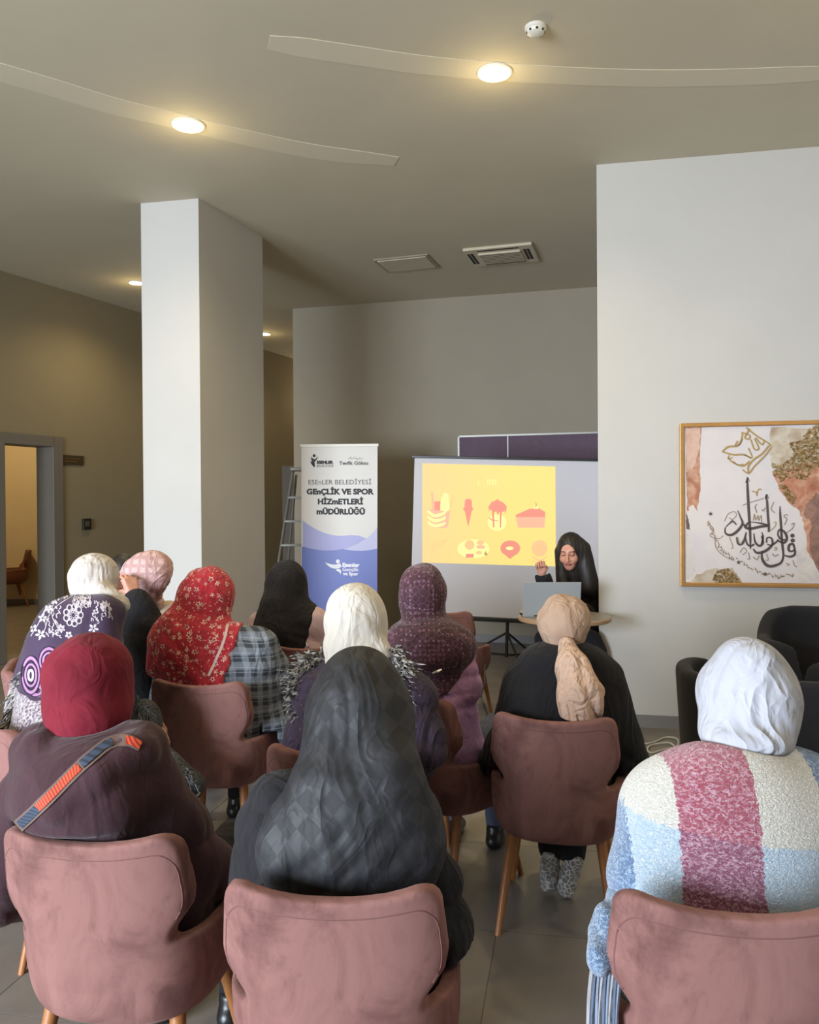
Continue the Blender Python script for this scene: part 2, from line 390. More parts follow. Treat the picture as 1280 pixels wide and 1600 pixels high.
o = empty('ceiling_hatch', (c.x, c.y, CEIL), math.atan2(u.y, u.x), label='flat square access hatch in the ceiling beside the air conditioner', cat='hatch')
MB().box(-L, L, -D, D, -.012, 0).build('hatch_frame', plain('hatch_edge', lin(150, 142, 125), .6), o); MB().box(-L+.03, L-.03, -D+.03, D-.03, -.02, -.006).build('hatch_door', CEILM, o, bevel=.004)
# door sign and wall switch on the left wall
def on_plane(p, dvec, name, **k):     # empty whose x runs along the wall, y into the wall, z up
    return empty(name, p, math.atan2(dvec.y, dvec.x), **k)
BRASS = plain('brass', lin(150, 120, 70), .35, metal=.8); BLACKP = plain('black_plastic', lin(30, 30, 30), .35)
p = lwp(113, 719); o = on_plane(p, ld, 'door_sign', label='small brass name plate on the left wall beside the doorway', cat='sign')
MB().box(-.16, .16, -.014, 0, -.055, .055).build('plate', plain('dark_bronze', lin(74, 62, 40), .4, metal=.3), o, bevel=.004); MB().box(-.12, .10, -.016, -.013, .012, .022).build('engraving', BRASS, o); MB().box(-.12, .06, -.016, -.013, -.02, -.008).build('engraving', BRASS, o)
p = lwp(134, 819); o = on_plane(p, ld, 'wall_switch', label='small black wall mounted switch box left of the pillar', cat='switch')
MB().box(-.06, .06, -.03, 0, -.065, .065).build('housing', BLACKP, o, bevel=.006); MB().box(-.03, .03, -.036, -.029, -.03, .035).build('rocker', plain('brown_rocker', lin(84, 70, 52), .4), o, bevel=.004)

# ================================================================== dining chairs
def velvet(name, a, b):
    m = M(name); m.set(Roughness=.85, Sheen_Weight=.22, Sheen_Roughness=.4); m.b.inputs['Sheen Tint'].default_value = lin(235, 190, 180)
    m.b.inputs['Specular IOR Level'].default_value = .15
    n1 = m.noise(7, 5, .65, m.scalev((1, 1, .6)), 1.2); n2 = m.noise(2.5, 3, .6)
    f = m.math('MULTIPLY', m.step(n1, .40, .66), m.math('MULTIPLY_ADD', m.step(n2, .3, .6), .75, .25))
    m.col(m.mix(f, a, b)); m.bump(m.noise(14, 3), .12, .02); return m.m
VEL = velvet('mauve_velvet', lin(142, 102, 96), lin(90, 59, 56))
SEAM = plain('seam_cord', lin(118, 78, 74), .8, bump=.2, bscale=300)
WOODM = M('beech_wood'); WOODM.set(Roughness=.42)
WOODM.col(WOODM.mix(WOODM.noise(14, 4, .6, WOODM.scalev((6, 6, .6)), .5), lin(176, 118, 66), lin(132, 80, 42))); WOOD = WOODM.m
CT = .85
def plan(a, b, X, Y, p=2.7):
    F = (np.abs(X/a)**p+np.abs(Y/b)**p)**(1/p); return (F-1)*np.sqrt(X*X+Y*Y)/np.maximum(F, 1e-3)
def chair_shell():
    h = .006; G = Grid((-.33, -.44, .27), (.33, .36, .90), h); X, Y, Z = G.X, G.Y, G.Z
    dy = .16*np.clip(Z-.45, 0, 1); Yb = Y+dy
    k = np.clip((Z-.34)/.14, 0, 1); u_ = np.clip((Z-.56)/.14, 0, 1); u_ = u_*u_*(3-2*u_); a = .045*u_+.190+.072*np.sqrt(k*(2-k)); b = .200+.062*np.sqrt(k*(2-k))
    pl = plan(a, b, X, Yb)
    t = .021+0*Z
    wallr = np.abs(pl+t)-t
    aw = .30+0*X                                           # arm rim height
    rim = .565+.012*np.clip(-Y/.25, -1, 1)-.06*np.clip((Y-.10)/.14, 0, 1)**2+.0*X
    bowl = smax(smax(plan(a, b, X, Yb)+.004, Z-.445, .02), .345-Z+.035*np.clip((np.abs(X)/.22)**2, 0, 1.2), .04)
    wz = np.interp(Z.ravel(), [.40, .54, .575, .605, .66, .70, .80, .86], [.30, .205, .190, .198, .236, .244, .234, .228]).astype(np.float32)[None, None, :]
    top = .829+.024*np.minimum((np.abs(X)/.2)**2, 1.1)
    corner = np.sqrt(np.maximum(np.abs(X)-(wz-.06), 0)**2+np.maximum(Z-(top-.05), 0)**2)-.058
    reg = smax(smax(np.abs(X)-wz, corner, .01), Yb+.02, .01)
    R_ = smin(Z-rim, reg, .022)
    low = smax(smax(wallr, R_, .014), .345-Z, .03)
    f = np.minimum(low, bowl)
    f = smax(f, Y-.24, .03)                                # open front
    return nets(f+0*X+0*Y, G.lo, h)
_V, _F = chair_shell(); SHELL = npmesh(_V, _F, True, 'shell'); SHELL.materials.append(VEL)
def _cush():
    G = Grid((-.27, -.27, .38), (.27, .30, .50), .0075)
    f = smax(plan(.232, .232, G.X, G.Y-.012, 3.2)+0*G.Z, np.abs(G.Z-.445)-.028-.012*np.clip(1-(G.X**2+G.Y**2)/.05, 0, 1), .03)
    return nets(f, G.lo, .0075)
_V, _F = _cush(); CUSH = npmesh(_V, _F, True, 'cushion'); CUSH.materials.append(VEL)
def _yb(x, z, off=.0):
    u_ = min(max((z-.56)/.14, 0), 1); u_ = u_*u_*(3-2*u_); a = .262+.045*u_; b = .262; xx = min(abs(x)/a, .999); return -(b*(1-xx**2.7)**(1/2.7))-.16*max(z-.45, 0)-off
def _piping():
    pts = []
    for z in np.linspace(.64, .765, 6): pts.append((-(np.interp(z, [.60, .66, .70, .80], [.198, .236, .244, .234])-.016), z))
    pts += [(-.212, .790), (-.186, .8125)]+[(x, .802+.018*(x/.2)**2) for x in np.linspace(-.14, .14, 7)]
    full = pts+[(-x, z) for x, z in pts[:8][::-1]]
    P = crom([(x, _yb(x, z, -.0012), z) for x, z in full], 4)
    m = MB().tube(P, .0022, 6); me = bpy.data.meshes.new('piping'); me.from_pydata(m.v, [], m.f); me.polygons.foreach_set('use_smooth', [True]*len(me.polygons)); me.materials.append(SEAM); return me
PIPE = _piping()
def _leg(sx, sy):
    a = Vector((sx*.165, sy*.14-.005, .375)); b = Vector((sx*.215, sy*.235-.01, 0.0)); m = MB(); n = 14; v = []
    for i in range(7):
        t = i/6; c = a.lerp(b, t); r = .0215-.0095*t; v += [(c.x+r*math.cos(2*PI*k/n), c.y+r*math.sin(2*PI*k/n), c.z) for k in range(n)]
    f = [(i*n+(k+1) % n, i*n+k, (i+1)*n+k, (i+1)*n+(k+1) % n) for i in range(6) for k in range(n)]+[tuple(range(n)), tuple(6*n+k for k in range(n))[::-1]]
    me = bpy.data.meshes.new('leg'); me.from_pydata(v, [], f); me.polygons.foreach_set('use_smooth', [True]*len(me.polygons)); me.set_sharp_from_angle(angle=1); me.materials.append(WOOD); return me
LEGS = [_leg(sx, sy) for sx in (-1, 1) for sy in (-1, 1)]
_m = MB(); [_m.box(x-.02, x+.02, -.15, .15, .348, .368) for x in (-.15, .15)]; _m.box(-.17, .17, .10, .14, .348, .368); _m.box(-.17, .17, -.14, -.10, .348, .368)
SUB = bpy.data.meshes.new('under_frame'); SUB.from_pydata(_m.v, [], _m.f); SUB.materials.append(WOOD)
CG = 'mauve velvet dining chairs of the audience'
def chair(c, yaw, label, group=CG, recolor=None, s=1.0):
    o = empty('dining_chair', (c[0], c[1], 0), -math.radians(yaw), label=label, cat='chair', group=group); o.scale = (s, s, s)
    for nm, me in (('shell', SHELL), ('seat_cushion', CUSH), ('piping', PIPE), ('under_frame', SUB)):
        q = link(nm, me, o if nm != 'piping' else sh_)
        if nm == 'shell': sh_ = q
        if recolor and nm in ('shell', 'seat_cushion', 'piping'):
            q.data = recolor[nm]
    for me in LEGS: link('leg', me, o)
    return o
def fr(yaw): a = math.radians(yaw); return Vector((math.sin(a), math.cos(a))), Vector((math.cos(a), -math.sin(a)))
def corner_chair(px, py, yaw, side=-1):    # seat centre from the pixel of the back's top corner
    p = H(px, py, CT+.012); f, r = fr(yaw); return Vector((p.x, p.y))+f*.275-r*(side*.215)
chA = corner_chair(8, 1287, 8); chB = corner_chair(356, 1371, 4); chC = corner_chair(970, 1386, 10)
chD = corner_chair(774, 1109, 14); chE = corner_chair(238, 1058, 11); chF = corner_chair(416, 1005, 5)
chG = corner_chair(695, 1092, 44, 1); chH = corner_chair(419, 1158, 15); chL = corner_chair(15, 1140, 50, 1)
for n_, c in zip('ABCDEFGHL', (chA, chB, chC, chD, chE, chF, chG, chH, chL)): print('chair', n_, round(c.x, 2), round(c.y, 2))
chair(chA, 8, 'mauve velvet chair in the front row at left, under the maroon scarf')
chair(chB, 4, 'mauve velvet chair in the front row centre, under the black checked scarf')
chair(chC, 10, 'mauve velvet chair in the front row at right, behind the plaid blanket')
chair(chD, 14, 'mauve velvet chair with visible wooden legs under the woman with beige scarf')
chair(chE, 11, 'mauve velvet chair under the woman in red floral scarf')
chair(chF, 5, 'mauve velvet chair under the woman in black scarf and pink top')
chair(chG, 44, 'mauve velvet chair turned sideways under the woman in lilac sweater')
chair(chH, 15, 'mauve velvet chair under the woman in cream scarf and fur collar, mostly hidden')
chair(chL, 50, 'mauve velvet chair at the left edge, turned right under the floral shawl')
# empty chair beyond, seen past the lilac sweater
chI = H(752, 1133, 0)
chair(corner_chair(733, 954, 24, 1), 24, 'empty brown mauve chair near the projection screen, behind the purple scarf')
LEATH = plain('brown_leather', lin(120, 72, 52), .5, .1)
rec = {}
for k_, me in (('shell', SHELL), ('seat_cushion', CUSH), ('piping', PIPE)):
    q = me.copy(); q.materials.clear(); q.materials.append(LEATH); rec[k_] = q
pJ = H(70, 950, 0)
chair((pJ.x-.72, pJ.y+.25), -125, 'brown chair in the side room seen through the doorway', 'brown chair in the side room', rec, 1.1)
# ================================================================== flat print helpers
class Plane:                           # a real plane in the room; (u,v) in metres, n points towards the viewer
    def __init__(s, p0, u, v): s.p0 = Vector(p0); s.u = Vector(u).normalized(); s.n = s.u.cross(Vector(v)).normalized(); s.v = s.n.cross(s.u).normalized()
    def uv(s, px, py):
        d = ray(px, py); q = CP+d*((s.p0-CP).dot(s.n)/d.dot(s.n))-s.p0; return (q.dot(s.u), q.dot(s.v))
    def mat(s): return Matrix(((s.u.x, s.v.x, s.n.x, s.p0.x), (s.u.y, s.v.y, s.n.y, s.p0.y), (s.u.z, s.v.z, s.n.z, s.p0.z), (0, 0, 0, 1)))
def poly(pl_pts, z, name, mat, parent, t=.0012):
    n = len(pl_pts); a = sum(pl_pts[i][0]*pl_pts[(i+1) % n][1]-pl_pts[(i+1) % n][0]*pl_pts[i][1] for i in range(n))
    if a < 0: pl_pts = pl_pts[::-1]
    return MB().prism(pl_pts, z, z+t).build(name, mat, parent)
def strokes(lst, z, name, mat, parent, m=6, t=.001):
    mb = MB()
    for P in lst:                      # P: [(u,v,width)...]
        C = crom(P, m) if len(P) > 2 else [np.array(p, float) for p in P]; v = []; n = len(C)
        for i, c in enumerate(C):
            d = C[min(i+1, n-1)][:2]-C[max(i-1, 0)][:2]; L = np.linalg.norm(d) or 1; q = np.array((-d[1], d[0]))/L*max(c[2], .0004)/2
            v += [(c[0]+q[0], c[1]+q[1], z+t), (c[0]-q[0], c[1]-q[1], z+t), (c[0]+q[0]*1.02, c[1]+q[1]*1.02, z), (c[0]-q[0]*1.02, c[1]-q[1]*1.02, z)]
        f = []
        for i in range(n-1):
            a = 4*i; b = a+4; f += [(a, a+1, b+1, b), (a, b, b+2, a+2), (a+1, a+3, b+3, b+1)]
        mb.add(v, f)
    return mb.build(name, mat, parent, kind='stuff')
def text(s, u0, u1, v, size, z, mat, parent, name='lettering', bold=0.0, sp=1.0):
    c = bpy.data.curves.new('t', 'FONT'); c.body = s; c.size = size; c.align_x = 'LEFT'; c.offset = bold; c.space_character = sp; c.resolution_u = 3
    o = bpy.data.objects.new('t', c); COL.objects.link(o); bpy.context.view_layer.update()
    me = bpy.data.meshes.new_from_object(o); bpy.data.objects.remove(o)
    n = len(me.vertices); V = np.zeros(n*3); me.vertices.foreach_get('co', V); V = V.reshape(-1, 3)
    x0, x1 = V[:, 0].min(), V[:, 0].max(); V[:, 0] = u0+(V[:, 0]-x0)/(x1-x0)*(u1-u0); V[:, 1] += v; V[:, 2] = z
    me.vertices.foreach_set('co', V.ravel()); me.materials.clear(); me.materials.append(mat); me.name = name
    return tag(link(name, me, parent), kind='stuff')
ink = lambda name, r, g, b, **k: plain(name, lin(r, g, b), k.pop('rough', .6), **k)

# ================================================================== framed calligraphy on the right wall
pl = Plane(rwp(1062, 662, .03), (rd.x, rd.y, 0), (0, 0, 1))
fw_ = 1.10; fh_ = abs(pl.uv(1062, 916)[1]); art = empty('framed_calligraphy', pl.p0, label='gold framed calligraphy canvas with brown and gold marbling on right wall', cat='picture')
art.matrix_world = pl.mat()
GOLD = plain('gold_frame', lin(206, 156, 96), .36, .15, 8, metal=.55)
for a, b, c, d in ((0, fw_, -.028, 0), (0, fw_, -fh_, -fh_+.028), (0, .028, -fh_+.02, -.02), (fw_-.028, fw_, -fh_+.02, -.02)): MB().box(a, b, c, d, -.028, .022).build('frame_rail', GOLD, art, bevel=.004)
cv = M('canvas_wash'); cv.set(Roughness=.8); cv.col(cv.mix(cv.step(cv.noise(2.2, 4, .6), .4, .75), lin(222, 212, 208), lin(206, 202, 208))); cv.bump(cv.noise(500, 1), .1, .001)
MB().box(.03, fw_-.03, -fh_+.03, -.03, -.02, .004).build('canvas', cv.m, art)
def A(*p): return [pl.uv(x, y) for x, y in p]
def wash(name, a, b, c=None, sc=9):
    m = M(name); m.set(Roughness=.7); v = m.noise(sc, 5, .6, None, 1.5); x = m.mix(m.step(v, .35, .65), a, b)
    if c: x = m.mix(m.step(m.noise(sc*.6, 3), .5, .7), x, c)
    m.col(x); return m.m
W1 = wash('brown_wash', lin(176, 112, 84), lin(206, 164, 138), lin(150, 92, 66)); W2 = wash('dark_wash', lin(120, 92, 84), lin(160, 120, 104), lin(92, 78, 76)); W3 = wash('olive_wash', lin(184, 168, 146), lin(206, 196, 182), lin(160, 136, 112)); W4 = wash('pale_wash', lin(206, 198, 196), lin(222, 214, 206), lin(186, 182, 186))
jag = lambda P, s, r=random.Random(3): [(x+r.uniform(-s, s), y+r.uniform(-s, s)) for x, y in P]
def dense(P, n=5):
    out = []
    for i in range(len(P)):
        a, b = P[i], P[(i+1) % len(P)]; out += [(a[0]+(b[0]-a[0])*k/n, a[1]+(b[1]-a[1])*k/n) for k in range(n)]
    return out
def patch(P, mat, z, j=1.5): poly(A(*jag(dense(P), j)), z, 'paint_patch', mat, art, .0006)
patch([(1072, 668), (1095, 668), (1093, 720), (1094, 765), (1089, 800), (1084, 788), (1078, 790), (1074, 800), (1072, 760)], W1, .0042)
patch([(1072, 668), (1094, 668), (1093, 700), (1086, 728), (1073, 738)], wash('peach_wash', lin(216, 184, 168), lin(200, 160, 140)), .005)
patch([(1072, 800), (1076, 812), (1078, 828), (1072, 826)], W2, .0042, .6)
patch([(1205, 668), (1300, 668), (1300, 735), (1240, 735), (1206, 728), (1202, 700)], W3, .0042)
patch([(1207, 740), (1240, 730), (1300, 715), (1300, 910), (1276, 900), (1262, 862), (1258, 828), (1252, 805), (1246, 796), (1232, 785), (1218, 765)], W1, .005)
patch([(1258, 790), (1276, 770), (1300, 790), (1300, 905), (1272, 886), (1264, 850), (1268, 815), (1256, 806)], W2, .0058)
patch([(1244, 862), (1258, 854), (1272, 880), (1284, 905), (1250, 910), (1246, 890)], W4, .0064)
patch([(1072, 832), (1078, 838), (1086, 870), (1084, 900), (1072, 905)], W4, .0042)
patch([(1074, 912), (1090, 898), (1112, 888), (1145, 888), (1162, 912)], W3, .0044)
# raised gold leaf flakes
LEAF = M('gold_leaf'); LEAF.set(Roughness=.45, Metallic=.15); LEAF.col(LEAF.mix(LEAF.step(LEAF.noise(60, 3), .4, .6), lin(226, 202, 152), lin(168, 134, 84))); rl = random.Random(5); gm = MB()
def inpoly(x, y, P):
    c = False
    for i in range(len(P)):
        (x0, y0), (x1, y1) = P[i], P[i-1]
        if (y0 > y) != (y1 > y) and x < (x1-x0)*(y-y0)/(y1-y0)+x0: c = not c
    return c
for P, n in (([(1205, 722), (1216, 728), (1238, 715), (1234, 692), (1250, 688), (1262, 672), (1279, 664), (1300, 664), (1300, 722), (1270, 732), (1256, 752), (1240, 745), (1220, 752), (1208, 742)], 900),
             ([(1216, 756), (1228, 760), (1244, 776), (1238, 790), (1226, 774)], 90), ([(1108, 912), (1122, 892), (1138, 888), (1152, 900), (1158, 912)], 200)):
    x0, x1 = min(p[0] for p in P), max(p[0] for p in P); y0, y1 = min(p[1] for p in P), max(p[1] for p in P); k = 0
    while k < n:
        x, y = rl.uniform(x0, x1), rl.uniform(y0, y1)
        if not inpoly(x, y, P): continue
        k += 1; u, v = pl.uv(x, y); 
        if u > fw_-.05: continue
        a = rl.uniform(0, PI); L = rl.uniform(.006, .016); q = Vector((math.cos(a), math.sin(a)))*L; r_ = Vector((-q.y, q.x))*.45; z = .0085+rl.uniform(0, .003)
        gm.add([(u-q.x, v-q.y, z-.003), (u+r_.x, v+r_.y, z), (u+q.x, v+q.y, z-.002), (u-r_.x, v-r_.y, z+.003)], [(0, 3, 2, 1), (0, 1, 2, 3)])
gm.build('gold_leaf_flakes', LEAF.m, art, kind='stuff')
INK = ink('brown_ink', 82, 68, 66); GINK = ink('gold_ink', 178, 150, 92, metal=.3); FINK = ink('faint_ink', 160, 138, 120)
# zoomed drawing coordinates: the picture crop shows 5.333 px per photograph pixel
def Z(x, y): return pl.uv(1040+x/5.3333, 640+y/5.3333)
S = .00087                              # metres per crop pixel
def ST(wd, *p): return [Z(x, y)+(w_*S,) for (x, y), w_ in zip(p, wd if isinstance(wd, (list, tuple)) else [wd]*len(p))]
big = [ST([6, 18, 20, 20, 16, 10], (680, 560), (682, 640), (690, 800), (700, 960), (706, 1080), (706, 1160)), ST([16, 8, 3], (672, 610), (684, 570), (700, 600)),
 ST([6, 17, 18, 18, 16], (838, 705), (846, 780), (852, 880), (860, 980), (858, 1020)), ST([14, 8, 3], (832, 745), (842, 708), (860, 745)),
 ST([6, 16, 18, 18, 18, 16, 18, 22, 24, 22, 16, 8], (952, 805), (955, 880), (962, 980), (966, 1060), (975, 1150), (980, 1220), (960, 1275), (900, 1302), (850, 1300), (815, 1265), (800, 1220), (808, 1180)),
 ST([6, 12, 18, 22, 20, 14, 8], (600, 840), (625, 900), (640, 950), (600, 1010), (545, 1045), (500, 1030), (495, 985)),
 ST([5, 10, 12, 10], (495, 985), (530, 950), (560, 930), (590, 960)),
 ST([10, 20, 22, 22, 18, 12, 6], (650, 950), (670, 985), (720, 990), (790, 975), (850, 965), (780, 945), (700, 935)), ST([6, 14, 18], (700, 935), (680, 950), (668, 975)),
 ST([8, 14, 16, 18, 14, 8], (590, 1060), (600, 1110), (625, 1125), (650, 1100), (665, 1050), (672, 1020)), ST([8, 14, 16, 14], (665, 1060), (680, 1120), (710, 1135), (740, 1120)),
 ST([8, 14, 18, 18, 12], (735, 1030), (745, 1100), (780, 1135), (810, 1110), (800, 1050)), ST([6, 12, 14], (800, 1020), (812, 1060), (800, 1120)),
 ST([10, 18, 22, 22, 18, 14, 12, 10], (730, 1160), (755, 1190), (800, 1190), (850, 1165), (890, 1120), (880, 1070), (845, 1070), (840, 1110)), ST([8, 12, 14, 10], (845, 1120), (880, 1130), (920, 1105), (940, 1080)),
 ST([12, 18, 20, 18, 14, 12, 14, 12], (930, 1090), (985, 1110), (1010, 1070), (990, 1020), (950, 1000), (935, 1040), (960, 1080), (1000, 1085)),
 ST([14, 18, 20, 18, 14, 12], (1075, 1160), (1060, 1120), (1030, 1130), (1025, 1170), (1050, 1180), (1075, 1165)), ST([14, 18, 18, 10], (1076, 1160), (1075, 1205), (1040, 1225), (990, 1215))]
strokes(big, .0066, 'calligraphy_stroke', INK, art)
for x, y in ((1056, 1050), (1058, 1090)):
    u, v = Z(x, y); poly([(u+.0145*math.cos(t*PI/6), v+.0145*math.sin(t*PI/6)) for t in range(12)], .0066, 'calligraphy_dot', INK, art)
def star(x, y, r=20):
    u, v = Z(x, y); r *= S; poly([(u+(r if k % 2 == 0 else r*.42)*math.sin(k*PI/5), v+(r if k % 2 == 0 else r*.42)*math.cos(k*PI/5)) for k in range(10)], .0066, 'calligraphy_star', INK, art)
star(375, 868); star(608, 1272); star(828, 1370)
thin = [ST(7, (640, 798), (700, 775), (815, 740)), ST(9, (760, 790), (745, 810), (760, 860)), ST(8, (900, 770), (880, 830), (910, 860)), ST(8, (800, 830), (815, 845), (830, 815)),
 ST(8, (1045, 960), (1070, 945), (1060, 985), (1030, 1010), (1000, 1030)), ST(8, (1020, 880), (1000, 875), (985, 890), (1010, 910), (990, 960)), ST(7, (900, 940), (920, 940), (910, 975), (870, 1010)),
 ST(7, (730, 925), (740, 870), (750, 920), (770, 880), (775, 925), (795, 880), (800, 940)), ST(6, (490, 930), (520, 870), (570, 850), (590, 880), (545, 930)), ST(6, (530, 900), (560, 930), (520, 960)),
 ST(8, (905, 1160), (920, 1145), (925, 1165), (905, 1170)), ST(9, (890, 1200), (910, 1220), (940, 1205)), ST(7, (840, 1200), (855, 1250), (835, 1255)), ST(8, (730, 1225), (760, 1250), (780, 1215)), ST(7, (690, 1190), (700, 1245), (680, 1240)),
 ST(7, (1000, 1280), (1030, 1290), (1010, 1300)), ST(7, (1060, 1255), (1075, 1300), (1095, 1310)), ST(7, (620, 1190), (650, 1150), (675, 1180), (640, 1210)), ST(6, (600, 1060), (620, 1130), (640, 1090)), ST(6, (530, 1060), (560, 1140), (545, 1160))]
arc = [(350, 930), (380, 1010), (420, 1090), (470, 1160), (530, 1215), (600, 1262), (690, 1315), (780, 1355), (880, 1385), (980, 1395), (1080, 1370)]
C = crom([(x, y, 0) for x, y in arc], 8); rr = random.Random(11)
for i, c in enumerate(C[:-2]):
    if i % 2 == 0:
        d = C[i+1]-c; d = d[:2]/np.linalg.norm(d[:2]); q = np.array((-d[1], d[0])); L = rr.uniform(10, 34); s_ = rr.choice((-1, 1)); b = c[:2]-q*rr.uniform(5, 25)
        thin.append(ST([4, 7, 6, 4], tuple(b), tuple(b+q*L*.5+d*6), tuple(b+q*L+d*rr.uniform(-10, 18)), tuple(b+q*L*.4+d*rr.uniform(14, 26))))
strokes(thin, .0066, 'small_script', FINK, art, 4)
strokes([ST(6, (410, 1090), (425, 1160), (490, 1220), (560, 1250)), ST(6, (350, 940), (400, 1000), (370, 1050), (440, 1075), (480, 1050))], .0066, 'small_script', FINK, art, 5)
gold = [ST([8, 14, 12, 8], (470, 350), (520, 310), (600, 300), (640, 240)), ST([10, 13, 12, 9], (470, 350), (560, 375), (650, 375), (710, 405), (640, 440)), ST(11, (630, 190), (700, 215), (690, 245), (660, 230), (700, 160)), ST(12, (670, 150), (760, 220), (850, 275), (875, 300)),
 ST(11, (710, 250), (740, 330), (775, 320), (740, 240)), ST(11, (750, 235), (800, 290), (820, 265)), ST(12, (860, 300), (800, 370), (740, 410), (690, 470), (690, 530)), ST(11, (520, 400), (560, 440), (640, 470), (700, 430)), ST(10, (640, 500), (690, 530), (740, 470), (830, 380), (880, 310)),
 ST(10, (600, 260), (580, 300), (620, 280), (640, 200)), ST(9, (560, 430), (600, 460), (650, 455)), ST(9, (530, 380), (520, 410), (560, 400)), ST(10, (650, 375), (720, 400), (690, 320)), ST(9, (720, 680), (755, 690), (760, 720)), ST(9, (760, 700), (775, 665), (800, 665))]
strokes(gold, .0066, 'gold_script', GINK, art)
strokes([[(a+.004, b-.004, c*.6) for a, b, c in g] for g in gold[:11]], .006, 'script_outline', FINK, art)

# ================================================================== roll-up banner
q = W(470, 694, 8.35); q2 = W(590, 694, 8.10); base = H(533, 1036, 0)
tl, tr = W(471, 697, 8.32), W(590, 696, 8.20); bl_, br_ = W(482, 1031, 8.32), W(601, 1036, 8.20)
bw = (tr-tl).length; vv = (tl-bl_)
bpn = Plane(tl, tr-tl, vv); 
bn_o = empty('rollup_banner', bpn.p0, label='white and blue roll-up banner with dark lettering beside the projection screen', cat='banner'); bn_o.matrix_world = bpn.mat(); bh = abs(bpn.uv(541, 1028)[1])
BW_ = ink('banner_white', 204, 198, 190, rough=.4); BL = ink('banner_blue', 74, 88, 168, rough=.4); PW1 = ink('banner_lilac', 146, 144, 196, rough=.4); PW2 = ink('banner_pale_lilac', 172, 170, 204, rough=.4); TXT = ink('banner_ink', 34, 32, 34); GT = ink('banner_grey', 92, 88, 90); WH = ink('banner_print_white', 235, 236, 246)
MB().box(0, bw, -bh, 0, -.004, 0).build('banner_sheet', BW_, bn_o)
MB().box(-.012, bw+.012, -.012, .018, -.018, .010).build('top_rail', WHITE, bn_o, bevel=.004)
MB().box(-.03, bw+.03, -bh-.09, -bh+.01, -.11, .05).build('base_cassette', plain('banner_base', lin(150, 150, 150), .3, metal=.7), bn_o, bevel=.012)
MB().tube([(bw/2, -bh, -.04), (bw/2, 0, -.02)], .008, 10).build('pole', plain('banner_pole', lin(150, 150, 150), .3, metal=.7), bn_o)
def BZ(x, y):                          # banner crop: 5.926 per px
    return bpn.uv(460+x/5.926, 680+y/5.926)
arc1 = [(82, 790), (180, 850), (300, 900), (420, 925), (520, 925)]      # lower edge of the white bowl, left
L1 = [BZ(*c[:2]) for c in crom([(78, 790, 0), (150, 840, 0), (230, 885, 0), (330, 920, 0), (440, 932, 0), (540, 925, 0), (600, 1000, 0)], 4)]
big_c = crom([(78, 790, 0), (150, 840, 0), (230, 885, 0), (330, 920, 0), (430, 932, 0), (520, 925, 0)], 4)
clampu = lambda P: [(min(max(u, .001), bw-.001), v) for u, v in P]
# lilac area left
poly(clampu([BZ(*c[:2]) for c in big_c]+[BZ(600, 930), BZ(668, 956), BZ(590, 1005), BZ(500, 1045), BZ(450, 1056), BZ(380, 1070), BZ(78, 1070)]), .0004, 'wave_lilac', PW1, bn_o, .0006)
Rc = crom([(795, 815, 0), (740, 890, 0), (670, 955, 0), (590, 1005, 0), (500, 1045, 0), (450, 1056, 0)], 4)
poly(clampu([BZ(*c[:2]) for c in Rc]+[BZ(450, 1090), BZ(810, 1090)]), .0010, 'wave_pale_lilac', PW2, bn_o, .0006)
Bc = crom([(70, 1030, 0), (180, 1055, 0), (290, 1068, 0), (400, 1062, 0), (450, 1055, 0), (540, 1068, 0), (640, 1070, 0), (740, 1056, 0), (812, 1038, 0)], 4)
P = [BZ(*c[:2]) for c in Bc]; poly(clampu(P)+[(bw-.001, -bh+.005), (.001, -bh+.005)], .0016, 'blue_field', BL, bn_o, .0006)
def BT(s, x0, x1, y, hpx, mat, z=.0024, bold=0.0):
    a = BZ(x0, y); b = BZ(x1, y); return text(s, a[0], b[0], a[1], hpx/5.926*8.25/1280/.72, z, mat, bn_o, bold=bold)
BT('ESEnLER BELEDİYESİ', 132, 712, 455, 44, GT); BT('GEnÇLİK VE SPOR', 114, 738, 546, 50, TXT, bold=.004)
BT('HİZmETLERİ', 218, 638, 638, 50, TXT, bold=.004); BT('mÜDÜRLÜĞÜ', 206, 655, 730, 50, TXT, bold=.004)
BT('ESENLER', 208, 362, 264, 26, TXT, bold=.003); BT('BELEDİYESİ', 208, 362, 294, 20, TXT); BT('Tevfik Göksu', 416, 684, 274, 32, GT, bold=.0015)
BT('Esenler', 446, 606, 1216, 34, WH, .0036, .003); BT('Gençlik', 446, 598, 1256, 32, WH, .0036, .001); BT('ve Spor', 450, 594, 1296, 32, WH, .0036, .002)
SB = .00109
def BS(wd, *p): return [BZ(x, y)+(w_*SB,) for (x, y), w_ in zip(p, wd)]
strokes([BS((4, 14, 18, 8), (152, 215), (170, 240), (180, 262), (186, 295)), BS((4, 12, 14, 5), (218, 200), (200, 225), (190, 235), (182, 250)), BS((10, 18, 10), (152, 245), (168, 265), (184, 292)), BS((3, 12, 16, 6), (155, 200), (172, 222), (186, 232), (192, 246))], .0024, 'emblem', TXT, bn_o)
strokes([BS((3, 4, 3), (500, 222), (520, 205), (530, 225)), BS((3, 4, 4, 3), (535, 222), (560, 208), (585, 224), (608, 206)), BS((3, 3), (605, 222), (636, 212))], .0024, 'signature', GT, bn_o)
for x, y, r, mt in ((184, 190, 14, TXT), (404, 1168, 19, WH)):
    u, v = BZ(x, y); poly([(u+r*SB*math.cos(t*PI/8), v+r*SB*math.sin(t*PI/8)) for t in range(16)], .0036, 'emblem_dot', mt, bn_o)
